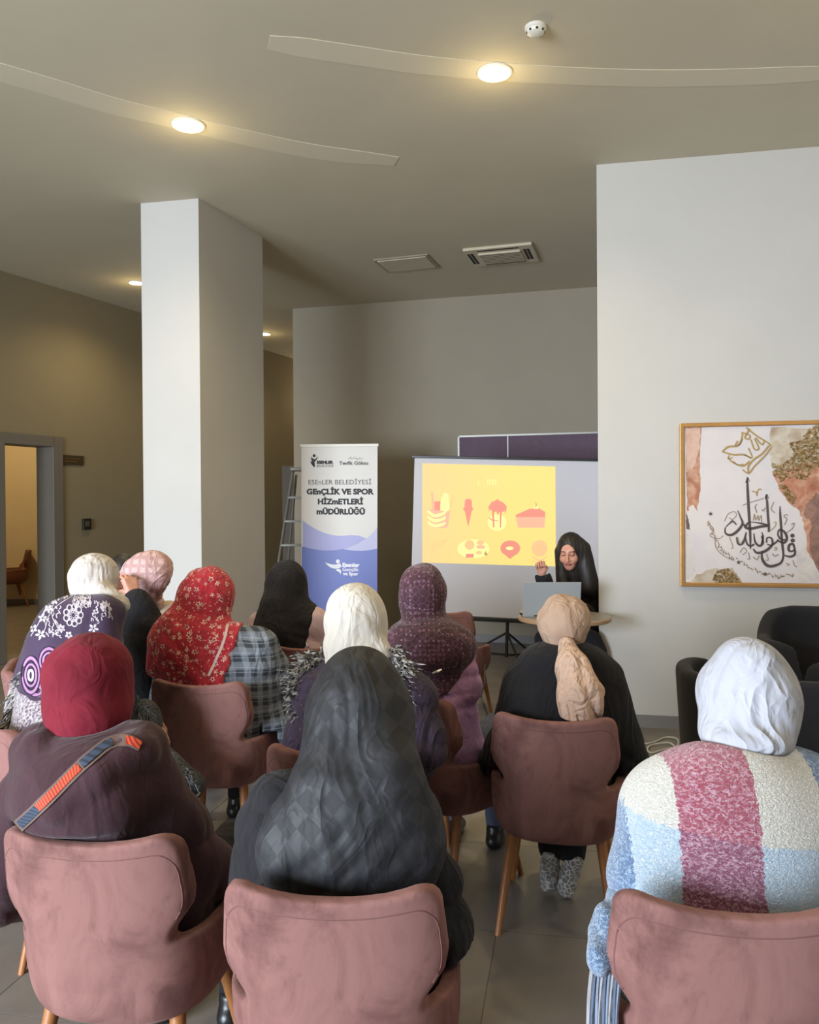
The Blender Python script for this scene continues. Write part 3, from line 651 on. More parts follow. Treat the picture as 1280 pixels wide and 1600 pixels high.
strokes([BS((3, 22, 34, 40, 36), (288, 1178), (320, 1200), (360, 1215), (400, 1215), (432, 1200)), BS((3, 26, 22, 4), (385, 1250), (410, 1250), (425, 1262), (428, 1284))], .0036, 'emblem', WH, bn_o)
# ================================================================== projection screen, tripod, slide
s_tl, s_tr, s_bl = W(648, 715, 8.05), W(1010, 722, 7.72), W(651, 955, 8.05)
sp = Plane(s_tl, s_tr-s_tl, s_tl-s_bl); so = empty('projection_screen', sp.p0, label='white tripod projection screen showing a yellow slide', cat='projection screen'); so.matrix_world = sp.mat()
sw = 1.90; sh = abs(sp.uv(700, 961)[1]); SCW = plain('screen_fabric', lin(206, 204, 210), .8)
MB().box(0, sw, -sh, 0, -.004, 0).build('screen_sheet', SCW, so)
MB().box(-.03, sw+.03, -.004, .022, -.02, .012).build('top_bar', BLACKP, so, bevel=.004)
MB().box(-.02, sw+.02, -sh-.045, -sh, -.05, .012).build('roller_case', BLACKP, so, bevel=.01)
hb = sp.p0.z-sh
for u_ in (sw*.5,): MB().tube([(u_, -.01, -.05), (u_, -sh-hb+.18, -.05)], .016, 12).build('pole', BLACKP, so, True)
for a in (-70, 50, 170):
    a = math.radians(a); c = Vector((sw*.5, -sh-hb+.42, -.05)); e = Vector((sw*.5+.62*math.cos(a), -sh-hb+.012, -.05-.5*math.sin(a)-.12))
    MB().tube([c, e], .011, 8).build('leg', BLACKP, so, True)
def slidemat(name, c, e): m = M(name); m.col(tuple(x*.3 for x in c[:3])+(1,)); m.set(Emission_Color=c, Emission_Strength=e, Roughness=.8); return m.m
YL = M('slide_yellow'); yc = YL.mix(YL.step(YL.xyz()[0], .0, .95), lin(254, 212, 146), lin(253, 229, 130)); YL.col(lin(130, 118, 84)); YL.put(yc, YL.b.inputs['Emission Color']); YL.set(Emission_Strength=.80, Roughness=.8)
q0, q1, q2, q3 = sp.uv(660, 724), sp.uv(868, 729), sp.uv(869, 885), sp.uv(660, 879)
poly([q0, q1, q2, q3], .0006, 'slide', YL.m, so, .0008)
K = lambda x, y: sp.uv(660+x/5.818, 720+y/5.818)
RD = slidemat('slide_red', lin(250, 158, 138), .70); PKs = slidemat('slide_pink', lin(252, 188, 156), .78); PK2 = slidemat('slide_peach', lin(253, 202, 146), .78); CR = slidemat('slide_cream', lin(255, 246, 160), .86); BR = slidemat('slide_brown', lin(216, 170, 118), .6)
def kp(P, mat, z=.0018): poly([K(x, y) for x, y in P], z, 'slide_shape', mat, so, .0005)
def ke(cx, cy, rx, ry, mat, z=.0018, a0=0, a1=2*PI): kp([(cx+rx*math.cos(a0+(a1-a0)*t/24), cy+ry*math.sin(a0+(a1-a0)*t/24)) for t in range(24 if a1-a0 > 6 else 25)], mat, z)
kp([(45, 440), (255, 455), (235, 590), (215, 612), (100, 610), (80, 590)], PKs)
for i in range(3): strokes([[K(50, 455+i*50)+(.022,), K(110, 500+i*45)+(.03,), K(190, 480+i*48)+(.026,), K(215-i*5, 455+i*50)+(.012,)]], .0026, 'slide_shape', CR, so, 5, .0005)
kp([(80, 280), (100, 290), (112, 450), (88, 450)], PKs); kp([(110, 370), (165, 365), (160, 455), (112, 455)], RD); kp([(170, 350), (200, 290), (235, 300), (250, 430), (235, 460), (165, 455)], CR); kp([(275, 335), (285, 345), (250, 450), (238, 450)], PK2)
kp([(388, 360), (405, 346), (435, 346), (450, 362), (452, 420), (464, 440), (448, 460), (428, 560), (418, 600), (408, 560), (388, 460), (370, 440), (384, 420)], RD)
ke(680, 560, 85, 75, CR, .0014); kp([(600, 420), (630, 375), (680, 355), (735, 378), (768, 415), (758, 485), (748, 455), (720, 470), (700, 465), (684, 500), (676, 460), (650, 468), (615, 440), (608, 465)], RD)
kp([(634, 460), (652, 460), (656, 605), (642, 605)], RD, .0022); kp([(704, 460), (722, 460), (716, 610), (704, 605)], RD, .0022); strokes([[K(605, 515)+(.008,), K(640, 540)+(.012,), K(690, 545)+(.008,)]], .0022, 'slide_shape', RD, so); ke(684, 362, 16, 12, RD, .0024)
kp([(850, 490), (910, 465), (975, 435), (1060, 432), (1118, 465), (1118, 512), (850, 512)], RD); kp([(850, 508), (1118, 508), (1112, 608), (870, 608)], PKs, .0016); strokes([[K(1030, 430)+(.006,), K(1036, 400)+(.008,), K(1030, 375)+(.004,)]], .002, 'slide_shape', BR, so); ke(1032, 425, 22, 14, CR, .0024)
ke(465, 800, 145, 85, CR, .0014); ke(430, 765, 45, 45, PK2); kp([(395, 845), (468, 845), (468, 880), (395, 880)], RD); kp([(490, 770), (570, 770), (565, 798), (500, 798)], PKs); ke(528, 745, 34, 24, PK2); kp([(560, 850), (580, 815), (584, 840), (600, 850), (580, 862)], BR); ke(515, 835, 28, 16, PK2)
ke(800, 795, 90, 72, RD); kp([(750, 850), (850, 850), (800, 892), (780, 880)], RD, .0017); ke(795, 795, 34, 16, CR, .0024)
ke(1066, 795, 72, 75, PK2); strokes([[K(998, 866)+(.006,), K(1066, 906)+(.012,), K(1138, 868)+(.006,)], [K(1002, 905)+(.004,), K(1066, 932)+(.008,), K(1134, 905)+(.004,)]], .0022, 'slide_shape', PKs, so)
strokes([[K(80+i*28, 850-i*22)+(.005,), K(95+i*30, 790-i*20)+(.008,), K(110+i*28, 720+i*4)+(.004,)] for i in range(5)], .0022, 'slide_shape', PK2, so)
strokes([[K(x, y0)+(.006,), K(x, y1)+(.006,)] for x, y0, y1 in ((510, 188, 222), (592, 166, 220), (612, 166, 220), (634, 166, 220), (650, 172, 222), (668, 166, 220))], .0022, 'slide_shape', CR, so)
# purple notice board on the back wall behind the screen
p0 = bwp(716, 681, .0); nb = Plane(bwp(716, 681, .005), (bd.x, bd.y, 0), (0, 0, 1)); no = empty('notice_board', nb.p0, label='wide purple felt notice board on the back wall above the screen', cat='notice board'); no.matrix_world = nb.mat()
FELT = plain('purple_felt', lin(112, 92, 108), .9, .1, 20); ALU = plain('aluminium', lin(150, 148, 142), .4, metal=.5); nw = 2.5
um = nb.uv(794, 690)[0]
MB().box(.02, um-.006, -1.18, -.02, .002, .02).build('felt_panel', FELT, no); MB().box(um+.006, nw-.02, -1.18, -.02, .002, .02).build('felt_panel', FELT, no)
for a, b, c, d in ((0, nw, -.02, 0), (0, nw, -1.2, -1.18), (0, .02, -1.2, 0), (nw-.02, nw, -1.2, 0), (um-.006, um+.006, -1.18, -.02)): MB().box(a, b, c, d, 0, .026).build('frame_rail', ALU, no)
# dark doorway panel behind the ladder
dp = W(443, 728, 11.6)
struct(MB().box(dp.x-.02, dp.x+.9, 11.6, 11.66, 0, dp.z).build('door_2', plain('dark_door', lin(84, 72, 58), .6)))
# step ladder
lt_ = W(460, 737, 9.3); lb = H(440, 970, 0)
lo = empty('step_ladder', (W(470, 800, 9.25).x, 9.25, 0), label='aluminium step ladder standing behind the banner', cat='ladder')
lh = W(460, 735, 9.25).z; LX = lo.location.x
xl = lambda z: W(457.5, 740, 9.25).x-LX-(lh-z)*(.036*9.25/1280*128/.92)   # left rail leans out
xtop, xbot = W(458, 740, 9.25).x-LX, W(437, 895, 9.25).x-LX; slope = (xtop-xbot)/(W(458, 740, 9.25).z-W(437, 895, 9.25).z)
for sgn in (0, 1):
    f = (lambda z: xtop-slope*(lh-z)) if sgn == 0 else (lambda z: .36+slope*(lh-z)*1.0)
    MB().tube([(f(lh), 0, lh), (f(0), -.28, 0.0)], .018, 8).build('rail', ALU, lo, True); MB().tube([(f(lh)+(.03 if not sgn else -.03), .04, lh-.05), (f(0)+(.05 if not sgn else -.05), .55, 0.0)], .014, 8).build('rear_rail', ALU, lo, True)
for k in range(8):
    z = lh-.30-k*.265; t = (lh-z)/lh
    if z > .1: MB().box(xtop-slope*(lh-z), .36+slope*(lh-z), -.28*t-.045, -.28*t+.035, z-.02, z+.006).build('step', ALU, lo, bevel=.003)
MB().box(xtop-.02, .38, -.09, .12, lh-.01, lh+.03).build('top_platform', ALU, lo, bevel=.008)
# ================================================================== round table with laptop
TY = 5.80; tc = W(882, 962, TY); th = .845
to = empty('round_table', (tc.x, tc.y, 0), label='round wood edged table in front of the seated presenter', cat='table')
th = tc.z
WTOP = plain('grey_table_top', lin(150, 142, 134), .35); WEDGE = plain('wood_edge', lin(170, 138, 104), .45)
R_ = .325
MB().lathe([(R_-.006, th-.004), (R_-.008, th), (.002, th)], n=48).build('table_top', WTOP, to, True)
MB().lathe([(.05, th-.034), (R_-.008, th-.034), (R_, th-.028), (R_, th-.008), (R_-.006, th-.003)], n=48).build('edge_band', WEDGE, to, True)
MB().lathe([(.026, th-.034), (.026, .03), (.03, .02)], n=20).build('pedestal', BLACKP, to, True); MB().lathe([(.22, 0), (.22, .012), (.04, .03), (.02, .03)], n=40).build('base_plate', BLACKP, to, True)
LAPM = plain('laptop_grey', lin(158, 162, 164), .45, metal=.1); lp = Plane(W(817, 958, TY-.10), W(905, 958, TY-.10)-W(817, 958, TY-.10), (0, .12, 1))
la = empty('laptop', (0, 0, 0), label='open grey laptop seen from behind on the round table', cat='laptop'); lw = .40; lhh = .245
la.location = (W(861, 958, TY-.05).x, TY-.05, th+.001); la.rotation_euler = (0, 0, math.radians(-3))
MB().box(-lw/2, lw/2, -.02, .25, 0, .016).build('keyboard_base', LAPM, la, bevel=.005)
Tm = Matrix.Translation((0, -.022, .012)) @ Matrix.Rotation(math.radians(14), 4, 'X')
MB().box(-lw/2, lw/2, -.004, .004, 0, lhh, Tm).build('lid', LAPM, la, bevel=.003)
lid = [c for c in la.children if c.name.startswith('lid')][0]
MB().box(-lw/2+.01, lw/2-.01, .0042, .005, .012, lhh-.01, Tm).build('display', slidemat('display_glow', lin(180, 190, 210), .3), lid)
MB().tube([(-.12, -.02, .012), (.12, -.02, .012)], .007, 10).build('hinge', BLACKP, la)
kb = MB()
for r_ in range(5):
    for c_ in range(12): kb.box(-.17+c_*.0285, -.17+c_*.0285+.024, .05+r_*.026, .072+r_*.026, .016, .018)
kb.build('keys', BLACKP, la, kind='stuff')
pp = W(824, 957, TY-.02); po = empty('small_pouch', (pp.x, pp.y, th+.001), label='small black and gold pouch on the table left of the laptop', cat='pouch')
_v, _f = (lambda G: nets(G.union([ell((0, 0, .018), (.055, .035, .018)), ell((.02, .01, .026), (.03, .02, .014))], None), G.lo, .005))(Grid((-.08, -.06, -.01), (.08, .06, .06), .005)); npobj('pouch_body', _v, _f, BLACKP, po)
MB().tube([(-.05, -.028, .03), (-.01, -.038, .034), (.04, -.03, .034)], .004, 8).build('gold_zip', plain('gold_bright', lin(226, 190, 110), .3, metal=.7), po, True)
# ================================================================== black lounge armchairs
CHAR = cloth('charcoal_upholstery', lin(46, 46, 50), lin(38, 38, 42), wrinkle=.05, weave=.3)
def armchair(c, yaw, label, Wd, Dp, hb_, ha, seat=.43):
    G = Grid((-Wd/2-.1, -Dp/2-.12, 0.0), (Wd/2+.1, Dp/2+.12, hb_+.08), .014); X, Y, Z = G.X, G.Y, G.Z
    p = plan(Wd/2, Dp/2, X, Y, 3.0)-.03*np.clip((Z-.3)/.5, 0, 1); t = .045
    rim = ha+(hb_-ha)*np.clip((-Y-.02)/(Dp*.30), 0, 1)**1.0*(1-.5*np.clip(np.abs(X)/(Wd/2)-.6, 0, 1))
    f = smax(smax(np.abs(p+t)-t, (Z-rim)*.8, .04), .08-Z, .02); f = smax(f, Y-Dp*.42, .04)
    o = empty('lounge_armchair', (c[0], c[1], 0), -math.radians(yaw), label=label, cat='armchair')
    v, fa = nets(f+0*X+0*Y+0*Z, G.lo, .014); npobj('shell', v, fa, CHAR, o)
    G = Grid((-Wd/2, -Dp/2, .05), (Wd/2, Dp/2, seat+.06), .014)
    f = smax(plan(Wd/2-.085, Dp/2-.07, G.X, G.Y-.03, 3.5)+0*G.Z, np.abs(G.Z-(seat-.13))-.15, .04); v, fa = nets(f.astype(np.float32), G.lo, .014); npobj('seat_cushion', v, fa, CHAR, o)
    for sx in (-1, 1):
        for sy in (-1, 1): MB().tube([(sx*(Wd/2-.12), sy*(Dp/2-.13), .10), (sx*(Wd/2-.10), sy*(Dp/2-.11), 0.0)], [.02, .014], 10).build('leg', BLACKP, o, True)
    return o
p = W(1300, 1000, 4.95); armchair((p.x+.06, 5.02), 205, 'black tub armchair with high rounded back against the right wall', .84, .74, .95, .80)
p = W(1078, 1056, 4.0); armchair((p.x+.50, 4.20), 12, 'black boxy armchair behind the white scarf, nearer than the tub armchair', .90, .72, .79, .78)
# ================================================================== cables and shoes on the floor
cm = plain('white_cable', lin(206, 206, 200), .5)
pts = [H(x, y, .008) for x, y in ((978, 1161), (1000, 1162), (1020, 1160), (1040, 1152), (1058, 1156), (1058, 1166), (1040, 1170), (1020, 1176), (1012, 1172), (1018, 1164), (1045, 1162), (1060, 1168), (1090, 1162), (1130, 1164))]
pts = [(p.x, p.y, .007+(.008 if i in (4, 10) else 0)) for i, p in enumerate(pts)]
tag(MB().tube(crom(pts, 6), .006, 8).build('power_cable', cm, None, True), 'white cable looped on the floor by the right wall', 'cable')
p0 = W(758, 1040, 5.9); bk = [H(x, y, .008) for x, y in ((752, 1088), (757, 1102), (768, 1135), (775, 1150))]
pts = [(chI.x+.03, chI.y+.02, .45)] + [(W(757, 1058, 5.7)[:]), W(757, 1070, 5.5)[:]] + [(p.x, p.y, .008) for p in bk]
tag(MB().tube(crom(pts, 6), .006, 8).build('black_cable', BLACKP, None, True), 'thin black cable hanging from the empty chair down to the floor', 'cable')
pts = [H(x, y, .008) for x, y in ((720, 1012), (745, 1018), (775, 1021), (800, 1023), (840, 1020))]
tag(MB().tube(crom([(p.x, p.y, .008) for p in pts], 6), .008, 8).build('black_cable', BLACKP, None, True), 'black cable lying on the floor under the projection screen', 'cable')
# ================================================================== people
SK = M('skin'); SK.set(Roughness=.5, Subsurface_Weight=.08); SK.b.inputs['Subsurface Radius'].default_value = (.01, .004, .002)
at = SK.n('Attribute', attribute_name='tint'); sp_ = SK.xyz(at.outputs['Vector'])
c0 = SK.mix(SK.step(SK.noise(30, 3), .3, .7), lin(214, 158, 136), lin(196, 136, 114)); c0 = SK.mix(sp_[0], c0, lin(150, 70, 66)); c0 = SK.mix(sp_[1], c0, lin(34, 22, 18)); SK.col(c0); SKIN = SK.m
V3 = lambda p: np.array((p[0], p[1], p[2]), float)
def head_mesh(res):
    G = Grid((-.10, -.13, -.135), (.10, .13, .13), res)
    f = G.union([ell((0, -.012, .03), (.072, .092, .083), k=.02), ell((0, .020, -.03), (.056, .068, .082), k=.03), ell((0, .05, -.088), (.028, .032, .024), k=.025),
        cap((-.034, .074, .032), (.034, .074, .032), .010, k=.02), ell((-.036, .055, -.03), (.026, .026, .026), k=.02), ell((.036, .055, -.03), (.026, .026, .026), k=.02),
        cap((0, .088, .018), (0, .106, -.026), .006, .011, k=.014), ell((-.011, .095, -.03), (.008, .009, .007), k=.006), ell((.011, .095, -.03), (.008, .009, .007), k=.006),
        ell((-.073, -.005, .0), (.009, .02, .03), k=.008), ell((.073, -.005, .0), (.009, .02, .03), k=.008)])
    for sx in (-1, 1): f = smax(f, -ell((sx*.030, .092, .010), (.017, .014, .011))[0](G.X, G.Y, G.Z), .008)
    f = G.union([ell((-.030, .073, .010), (.0135, .0135, .0125), k=.002), ell((.030, .073, .010), (.0135, .0135, .0125), k=.002), ell((0, .086, -.053), (.023, .011, .0055), k=.004), ell((0, .085, -.0625), (.020, .011, .006), k=.004)], f)
    V, F = nets(f, G.lo, res)
    T = np.zeros((len(V), 3)); x, y, z = V.T; fr_ = y > .05
    T[:, 0] = (fr_ & (((x/.024)**2+((z+.058)/.0115)**2) < 1))*.85
    bro = fr_ & (np.abs(np.abs(x)-.032) < .021) & (np.abs(z-(.034-9*(np.abs(x)-.030)**2)) < .0038)
    lash = fr_ & (np.abs(np.abs(x)-.030) < .0155) & (np.abs(z-(.0055+10*(np.abs(x)-.030)**2)) < .0028)
    T[:, 1] = np.maximum(bro*.8, lash*.95)
    return V, F, T
HM = {r: head_mesh(r) for r in (.0075, .0032)}
def hand_mesh(curl, spread=.0, s=1.0, res=.0034):
    pr = [cap((0, -.05, 0), (0, .008, 0), .023, .021, k=.012)]
    for i, (x, y, L, r) in enumerate(((.027, .086, .066, .0083), (.009, .090, .075, .0085), (-.009, .086, .069, .0082), (-.026, .077, .053, .0073))):
        pr.append(cap((x*.7, .012, 0), (x, y, 0), .0135, .0108, k=.012))
    for i, (x, y, L, r) in enumerate(((.027, .086, .066, .0083), (.009, .090, .075, .0085), (-.009, .086, .069, .0082), (-.026, .077, .053, .0073))):
        p = np.array((x, y, 0.)); a = 0; c = curl*(1+.12*i)
        for seg, k_ in ((.45, 1.0), (.31, 1.15), (.24, .8)):
            a += c*k_; q = p+L*seg*np.array((spread*(1.5-i)*.2, math.cos(a), -math.sin(a))); pr.append(cap(p, q, r, r*.92, k=.0015)); p = q; r *= .93
    c = curl
    t0 = np.array((.022, .02, -.006)); t1 = np.array((.045, .048, -.014-c*.010)); t2 = np.array((.052-.012*c, .074, -.020-c*.020)); t3 = np.array((.050-.026*c, .096-.012*c, -.026-c*.026))
    pr += [cap(t0, t1, .013, .0105, k=.010), cap(t1, t2, .0100, .0092, k=.003), cap(t2, t3, .0090, .0075, k=.003)]
    lo = np.min([p[1] for p in pr], 0)-.008; hi = np.max([p[2] for p in pr], 0)+.008
    G = Grid(lo, hi, res); V, F = nets(G.union(pr, None, 0, .03), G.lo, res); return V*s, F
def place(V, origin, ydir, zdir, flip=1, s=1.0):
    y = np.array(ydir, float); y /= np.linalg.norm(y); z = np.array(zdir, float); z -= y*(z@y); z /= np.linalg.norm(z); x = np.cross(y, z)*flip
    return np.array(origin)+s*(V[:, :1]*x+V[:, 1:2]*y+V[:, 2:]*z)
def gridfor(pr, h, pad=.05):
    lo = np.min([p[1] for p in pr], 0)-pad; hi = np.max([p[2] for p in pr], 0)+pad; lo[2] = max(lo[2], -.004); return Grid(lo, hi, h)
UP = np.array((0, 0, 1.))
def person(label, seat, yaw, head, coat, scarf=None, legs=None, shoes=None, sh=None, el=None, chr_=None, toes=None, wr=None, kn=None, hy=None, pitch=0, infl=.018, arm=.058, res=.008, stand=None,
           srad=(.105, .125, .125), sroll=0, stilt=0, cut=None, wrap=.075, coat_x=(), scarf_x=(), leg_x=(), torso_x=(), cfold=None, sfold=None, hands=None, hres=.0075, group=None, neck=None, foot=None, face=True, coat_name='coat', scarf_name='headscarf', coat_cut=None, drape_t=.012, hs=1.0, hipw=.185, kleg='trousers', seat_h=.56):
    f2, r2 = fr(yaw); f = np.array((f2.x, f2.y, 0)); r = np.array((r2.x, r2.y, 0)); ya = math.radians(yaw)
    Hc = V3(head); pel = np.array((seat[0], seat[1], seat_h))-.06*f
    hyw = yaw if hy is None else hy; hf2, hr2 = fr(hyw); hf = np.array((hf2.x, hf2.y, 0)); hr = np.array((hr2.x, hr2.y, 0))
    nk = V3(neck) if neck is not None else Hc*np.array((.75, .75, 1))+pel*np.array((.25, .25, 0))-.155*UP-.02*hf
    sL, sR = (nk-.165*r-.055*UP, nk+.165*r-.055*UP) if sh is None else (V3(sh[0]), V3(sh[1]))
    eL, eR = (sL-.25*UP+.07*f-.05*r, sR-.25*UP+.07*f+.05*r) if el is None else (V3(el[0]), V3(el[1]))
    kL, kR = (pel-.11*r+.46*f, pel+.11*r+.46*f) if kn is None else (V3(kn[0]), V3(kn[1]))
    wL, wR = (kL-.17*f+.10*UP+.07*r, kR-.17*f+.10*UP-.07*r) if wr is None else (V3(wr[0]), V3(wr[1]))
    aL, aR = ((kL*np.array((1, 1, 0))+.09*UP-.02*f, kR*np.array((1, 1, 0))+.09*UP-.02*f) if foot is None else (V3(foot[0]), V3(foot[1])))
    ch = pel+(nk-pel)*.66; be = pel+(nk-pel)*.33; lean = math.atan2(np.linalg.norm((nk-pel)[:2]), nk[2]-pel[2])*(1 if (nk-pel)@f > 0 else -1)
    tors = [ell(pel+.02*UP, (hipw, .145, .135), ya, k=.03), ell(be, (.155, .12, .17), ya, lean, k=.06), ell(ch, (.165, .118, .165), ya, lean, k=.06), cap(sL*.85+sR*.15, sR*.85+sL*.15, .058, k=.06), cap(sL, sL*.6+nk*.4, .05, k=.05), cap(sR, sR*.6+nk*.4, .05, k=.05)]
    base = np.array((pel[0], pel[1], 0.))
    def seatcut(G, fld, z0=.478, tight=.047):
        if chr_ is None: return fld
        (cx, cy), cyaw = chr_; a_ = math.radians(cyaw); dx, dy_ = G.X-cx, G.Y-cy; xl = dx*math.cos(a_)-dy_*math.sin(a_); yl = dx*math.sin(a_)+dy_*math.cos(a_)
        yb = yl+.16*np.clip(G.Z-.45, 0, 1); u_ = np.clip((G.Z-.56)/.14, 0, 1); u_ = u_*u_*(3-2*u_); out = -(plan(.262+.045*u_, .262, xl, yb)+tight)
        c1 = np.maximum(np.maximum(out, yl+.03), np.maximum(G.Z-.84, np.abs(xl)-.232)); c2 = np.maximum(np.maximum(np.maximum(out, -out-tight-.03), yl-.24), G.Z-.578)
        c3 = np.maximum(np.maximum(np.abs(xl)-.235, yl-.235), G.Z-z0)
        return smax(fld, -np.maximum(np.minimum(np.minimum(c1, c2), c3), .35-G.Z), .022).astype(np.float32)
    # body: torso, neck, limbs as one surface, then head and hands joined on
    bd_ = [ell(pel+.02*UP, (hipw-.025, .115, .115), ya), ell(be, (.125, .09, .17), ya, lean, k=.06), ell(ch, (.135, .09, .15), ya, lean, k=.06), cap(sL, sR, .04, k=.05), cap(nk-.06*UP, Hc-.05*UP-.02*hf, .052, .047, k=.03),
           cap(sL, eL, .042, .034), cap(eL, wL, .034, .024, k=.02), cap(sR, eR, .042, .034), cap(eR, wR, .034, .024, k=.02)]
    for s_, k_, a_ in ((-1, kL, aL), (1, kR, aR)): bd_ += [cap(pel+s_*.09*r, k_, .074, .05), cap(k_, a_, .05, .034, k=.02)]
    for i_, a_ in enumerate((aL, aR)): bd_ += [cap(a_-.05*UP-.02*f, a_-.055*UP+.12*f, .030, .024, k=.02)] if toes is None else [cap(a_, V3(toes[i_]), .028, .024, k=.02)]
    G = gridfor(bd_, .012); V, F = nets(seatcut(G, G.union(bd_), .495, .062), G.lo, .012)
    T = np.zeros((len(V), 3)); parts = [(V, F, T)]
    if face:
        hV, hF, hT = HM[hres]; p_ = math.radians(pitch); fw = hf*math.cos(p_)-UP*math.sin(p_); up = UP*math.cos(p_)+hf*math.sin(p_)
        parts.append((Hc+hs*(hV[:, :1]*hr+hV[:, 1:2]*fw+hV[:, 2:]*up), hF, hT))
    for side, w_, e_ in ((-1, wL, eL), (1, wR, eR)):
        hd = (hands or {}).get(side, {}); d = V3(hd['dir']) if 'dir' in hd else (w_-e_); n_ = V3(hd['n']) if 'n' in hd else UP
        hV, hF = hand_mesh(hd.get('curl', .45), hd.get('spread', 0)); d = d/np.linalg.norm(d)
        q = place(hV, w_+d*.03, d, n_, -side if not hd.get('flip') else side, hd.get('s', .92))
        if np.linalg.det(np.array([np.cross(d, n_)*(-side if not hd.get('flip') else side), d, n_])) < 0: hF = hF[:, ::-1]
        parts.append((q, hF, np.zeros((len(q), 3))))
    o_ = 0; VV, FF, TT = [], [], []
    for v, fa, t in parts: VV.append(v); FF.append(fa+o_); TT.append(t); o_ += len(v)
    me = npmesh(np.concatenate(VV)-base, np.concatenate(FF)); TT = np.concatenate(TT)
    a = me.attributes.new('tint', 'FLOAT_VECTOR', 'POINT')
    if len(me.vertices) == len(TT): a.data.foreach_set('vector', TT.astype(np.float32).ravel())
    root = link('person', me, None, SKIN); root.location = base; tag(root, label, 'person', group)
    def add(name, fld, G, mat, lab=None):
        v, fa = biggest(*nets(fld, G.lo, G.h))
        if len(v): return tag(npobj(name, v, fa, mat, root, base), lab)
    # legs
    lg = [ell(pel-.01*UP, (hipw-.01, .135, .125), ya)]
    for s_, k_, a_ in ((-1, kL, aL), (1, kR, aR)): lg += [cap(pel+s_*.09*r, k_, .088, .064, k=.04), cap(k_, a_+.02*UP, .064, .050, k=.03)]
    lg += list(leg_x); G = gridfor(lg, max(res, .011)); fl_ = G.union(lg)
    fl_ = fl_+wrink(G, (0, 0, 1), 34, .003, 1.5, 5)
    for a_ in (aL, aR): pass
    fl_ = seatcut(G, smax(fl_, (min(aL[2], aR[2])-(.02 if toes is None else .045))-G.Z, .008)); add(kleg, fl_, G, legs)
    sho = []
    for nm_, a_ in ((0, aL), (1, aR)):
        if toes is not None:
            t_ = V3(toes[nm_]); dd = (t_-a_)/np.linalg.norm(t_-a_); G = gridfor([cap(a_, t_, .06)], .006, .04)
            sf = G.union([cap(a_-.01*UP-.02*dd, a_+.5*(t_-a_), .042, .036, k=.02), cap(a_+.5*(t_-a_), t_, .036, .040, k=.02)])
            sf += .003*np.sin(95*(G.Z+.3*G.X))*np.sin(80*G.X+2) ; add('shoe', sf, G, shoes); continue
        G = gridfor([ell(a_, (.08, .16, .07), ya)], .008, .05)
        sf = G.union([cap(a_-.052*UP-.045*f, a_-.058*UP+.13*f, .040, .032, k=.02), cap(a_+.0*UP-.02*f, a_-.05*UP, .042, .045, k=.02)]); zc = a_[2]-.088
        sf = smax(sf, max(zc, .001)-G.Z, .004); sf = smax(sf, G.Z-(a_[2]+.02), .006); add('shoe', sf, G, shoes or BLACKP)
    # coat
    av = (sL-nk); 
    ct = tors+[cap(sL, eL, arm+.004, arm, k=.035), cap(eL, wL, arm, arm*.78, k=.03), cap(sR, eR, arm+.004, arm, k=.035), cap(eR, wR, arm, arm*.78, k=.03)]+list(coat_x)
    G = gridfor(ct, res, .06); fc = G.union(ct, None, infl); fc += cfold(G) if cfold else wrink(G, (.2, .1, 1), 30, .0045, 1.6, 3)
    fc = smax(fc, -(cap(nk-.0*UP, nk+.2*UP, .052)[0](G.X, G.Y, G.Z)), .01); fc = smax(fc, -(cap(nk+.15*UP, nk+.4*UP, .105)[0](G.X, G.Y, G.Z)), .02)
    fc = smax(fc, (pel[2]-.14)-G.Z, .02)
    if coat_cut: fc = smax(fc, coat_cut(G), .01)
    fc = seatcut(G, fc)
    co = add(coat_name, fc, G, coat)
    sc = None
    if scarf:
        pr = [ell(Hc-.012*hf+.012*UP, srad, math.radians(hyw), stilt, sroll), cap(Hc-.07*UP-.02*hf, nk+.01*UP, wrap, wrap, k=.05)]+list(scarf_x)
        allp = pr+(tors if cut else []); G = gridfor(allp, res, .05); fs = G.union(pr)
        if cut:
            ft = G.union(tors+list(torso_x), None, infl+drape_t); ft = smax(ft, cut(G), .012); fs = smin(fs, ft, .05)
        fs = fs+(sfold(G) if sfold else wrink(G, (.3, .3, 1), 38, .0035, 2.0, 8))
        if face:
            pc = Hc+.115*hf-.008*UP; fs = smax(fs, -ell(pc, (.062, .09, .088), math.radians(hyw))[0](G.X, G.Y, G.Z), .01)
        sc = add(scarf_name, seatcut(G, fs), G, scarf)
    return dict(root=root, coat=co, scarf=sc, base=base, sL=sL, sR=sR, eL=eL, eR=eR, wL=wL, wR=wR, f=f, r=r, pel=pel, nk=nk, Hc=Hc)

